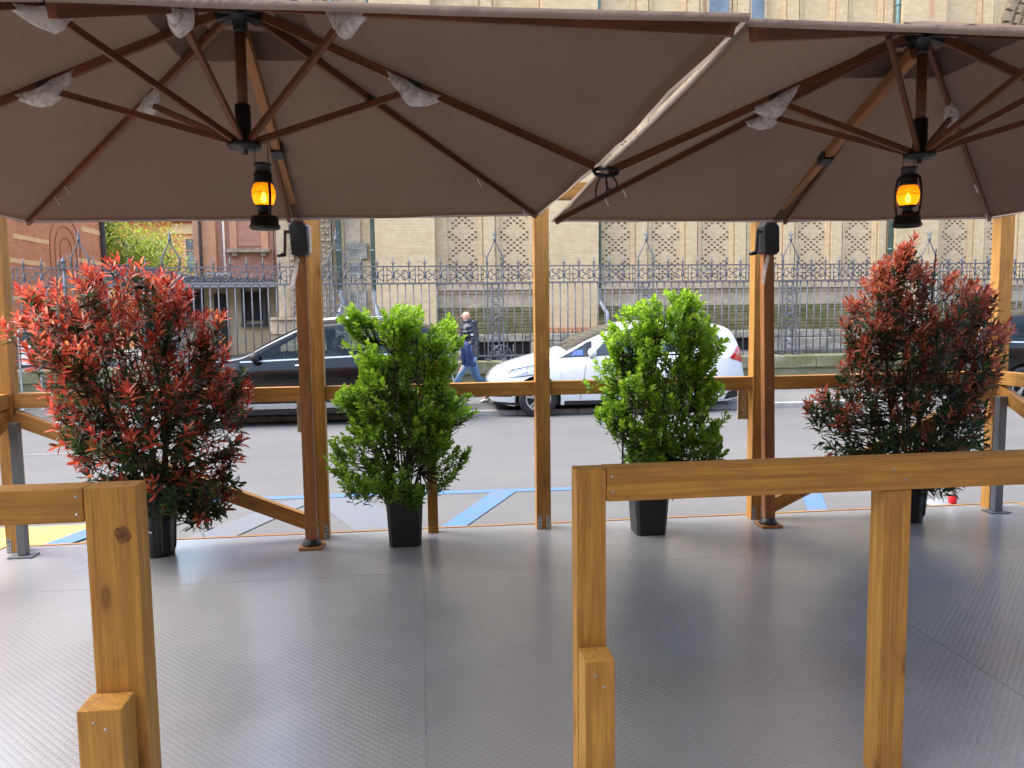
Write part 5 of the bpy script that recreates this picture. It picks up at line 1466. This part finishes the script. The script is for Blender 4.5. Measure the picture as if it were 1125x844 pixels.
for s, (fx, fz, ti) in ((-1, (-.40, .10, .10)), (1, (.38, .17, -.5))):
    sm_ = MB(); rg = []
    for q in range(9):
        t = q / 8; x = fx + .075 - .28 * t; wd_ = .036 + .016 * math.sin(PI * min(1, t * 1.1)); hh = .085 * (1 - t) ** .6 + .035 if t < 1 else .02
        zb_ = .004 + (0 if s < 0 else max(0, (.5 - t)) * .16)
        rg.append([(x, s * .097 + wd_ * math.cos(a), zb_ + hh * .5 + hh * .5 * math.sin(a)) for a in [2 * PI * k / 12 for k in range(12)]])
    sm_.loft(rg); sm_.build('shoe', M['shoe'], PP, local=True)
# the garment over his forearm
gm = MB()
gt = tag(MB().grid(lambda u, v: (.86 - .20 + .21 * u + .05 * v * math.sin(u * 9) * .5 + .03 * v, 13.95 - .285 - .015 * math.sin(u * 14 + v * 3) - .02 * math.sin(v * 5), .082 + 1.085 - .02 * (u - .5) - .41 * v * (1 - .25 * abs(u - .4))), 16, 12)
    .grid(lambda u, v: (.86 - .20 + .21 * u, 13.95 - .285 + .16 * v, .082 + 1.085 + .05 * math.sin(PI * v) - .02 * (u - .5)), 12, 6)
    .grid(lambda u, v: (.86 - .18 + .25 * u + .02 * v, 13.95 - .125 + .01 * math.sin(u * 12), .082 + 1.085 - .40 * v), 12, 8).build('folded_garment', M['navycloth'], None, at=(.86, 13.95, 1.0)), 'blue garment draped over the walking man\'s forearm', 'garment')

# ------------------------------------------------------------------ sky, sun, camera
w = bpy.data.worlds.new('World'); SC.world = w; w.use_nodes = True
nt = w.node_tree; bg = nt.nodes['Background']
sk = nt.nodes.new('ShaderNodeTexSky'); sk.sky_type = 'NISHITA'; sk.sun_disc = False
SUN_EL, SUN_AZ = R(58), R(274)           # veiled sun beyond the church, a little to the left
sk.sun_elevation = SUN_EL; sk.sun_rotation = SUN_AZ; sk.dust_density = 4.0; sk.air_density = 1.3; sk.ozone_density = 1.0; sk.altitude = 50
nt.links.new(sk.outputs[0], bg.inputs[0]); bg.inputs[1].default_value = .15
ld = bpy.data.lights.new('sun', 'SUN'); ld.energy = 0.75; ld.angle = R(40); ld.color = (1, .985, .95)
lo_ = bpy.data.objects.new('sun', ld); COL.objects.link(lo_)
d = Vector((math.sin(SUN_AZ) * math.cos(SUN_EL), math.cos(SUN_AZ) * math.cos(SUN_EL), math.sin(SUN_EL)))
lo_.rotation_euler = d.to_track_quat('Z', 'Y').to_euler()

cd = bpy.data.cameras.new('camera'); cam = bpy.data.objects.new('camera', cd); COL.objects.link(cam)
cd.sensor_width = 36; cd.lens = 845 / 1125 * 36; cd.clip_start = .05; cd.clip_end = 1500
yaw, pitch, rl = R(6.6), R(5.2), R(.72)
fw = Vector((math.sin(yaw) * math.cos(pitch), math.cos(yaw) * math.cos(pitch), -math.sin(pitch)))
rt = Vector((math.cos(yaw), -math.sin(yaw), 0)); up = rt.cross(fw)
rt2 = rt * math.cos(rl) - up * math.sin(rl); up2 = up * math.cos(rl) + rt * math.sin(rl)
cam.matrix_world = Matrix(((rt2.x, up2.x, -fw.x, 0), (rt2.y, up2.y, -fw.y, 0), (rt2.z, up2.z, -fw.z, 1.7), (0, 0, 0, 1)))
SC.camera = cam
SC.view_settings.view_transform = 'Standard'; SC.view_settings.look = 'None'; SC.view_settings.exposure = 2.25; SC.view_settings.gamma = 1
SC.render.engine = 'CYCLES'
SC.cycles.max_bounces = 8; SC.cycles.transparent_max_bounces = 12
SC.cycles.use_denoising = True
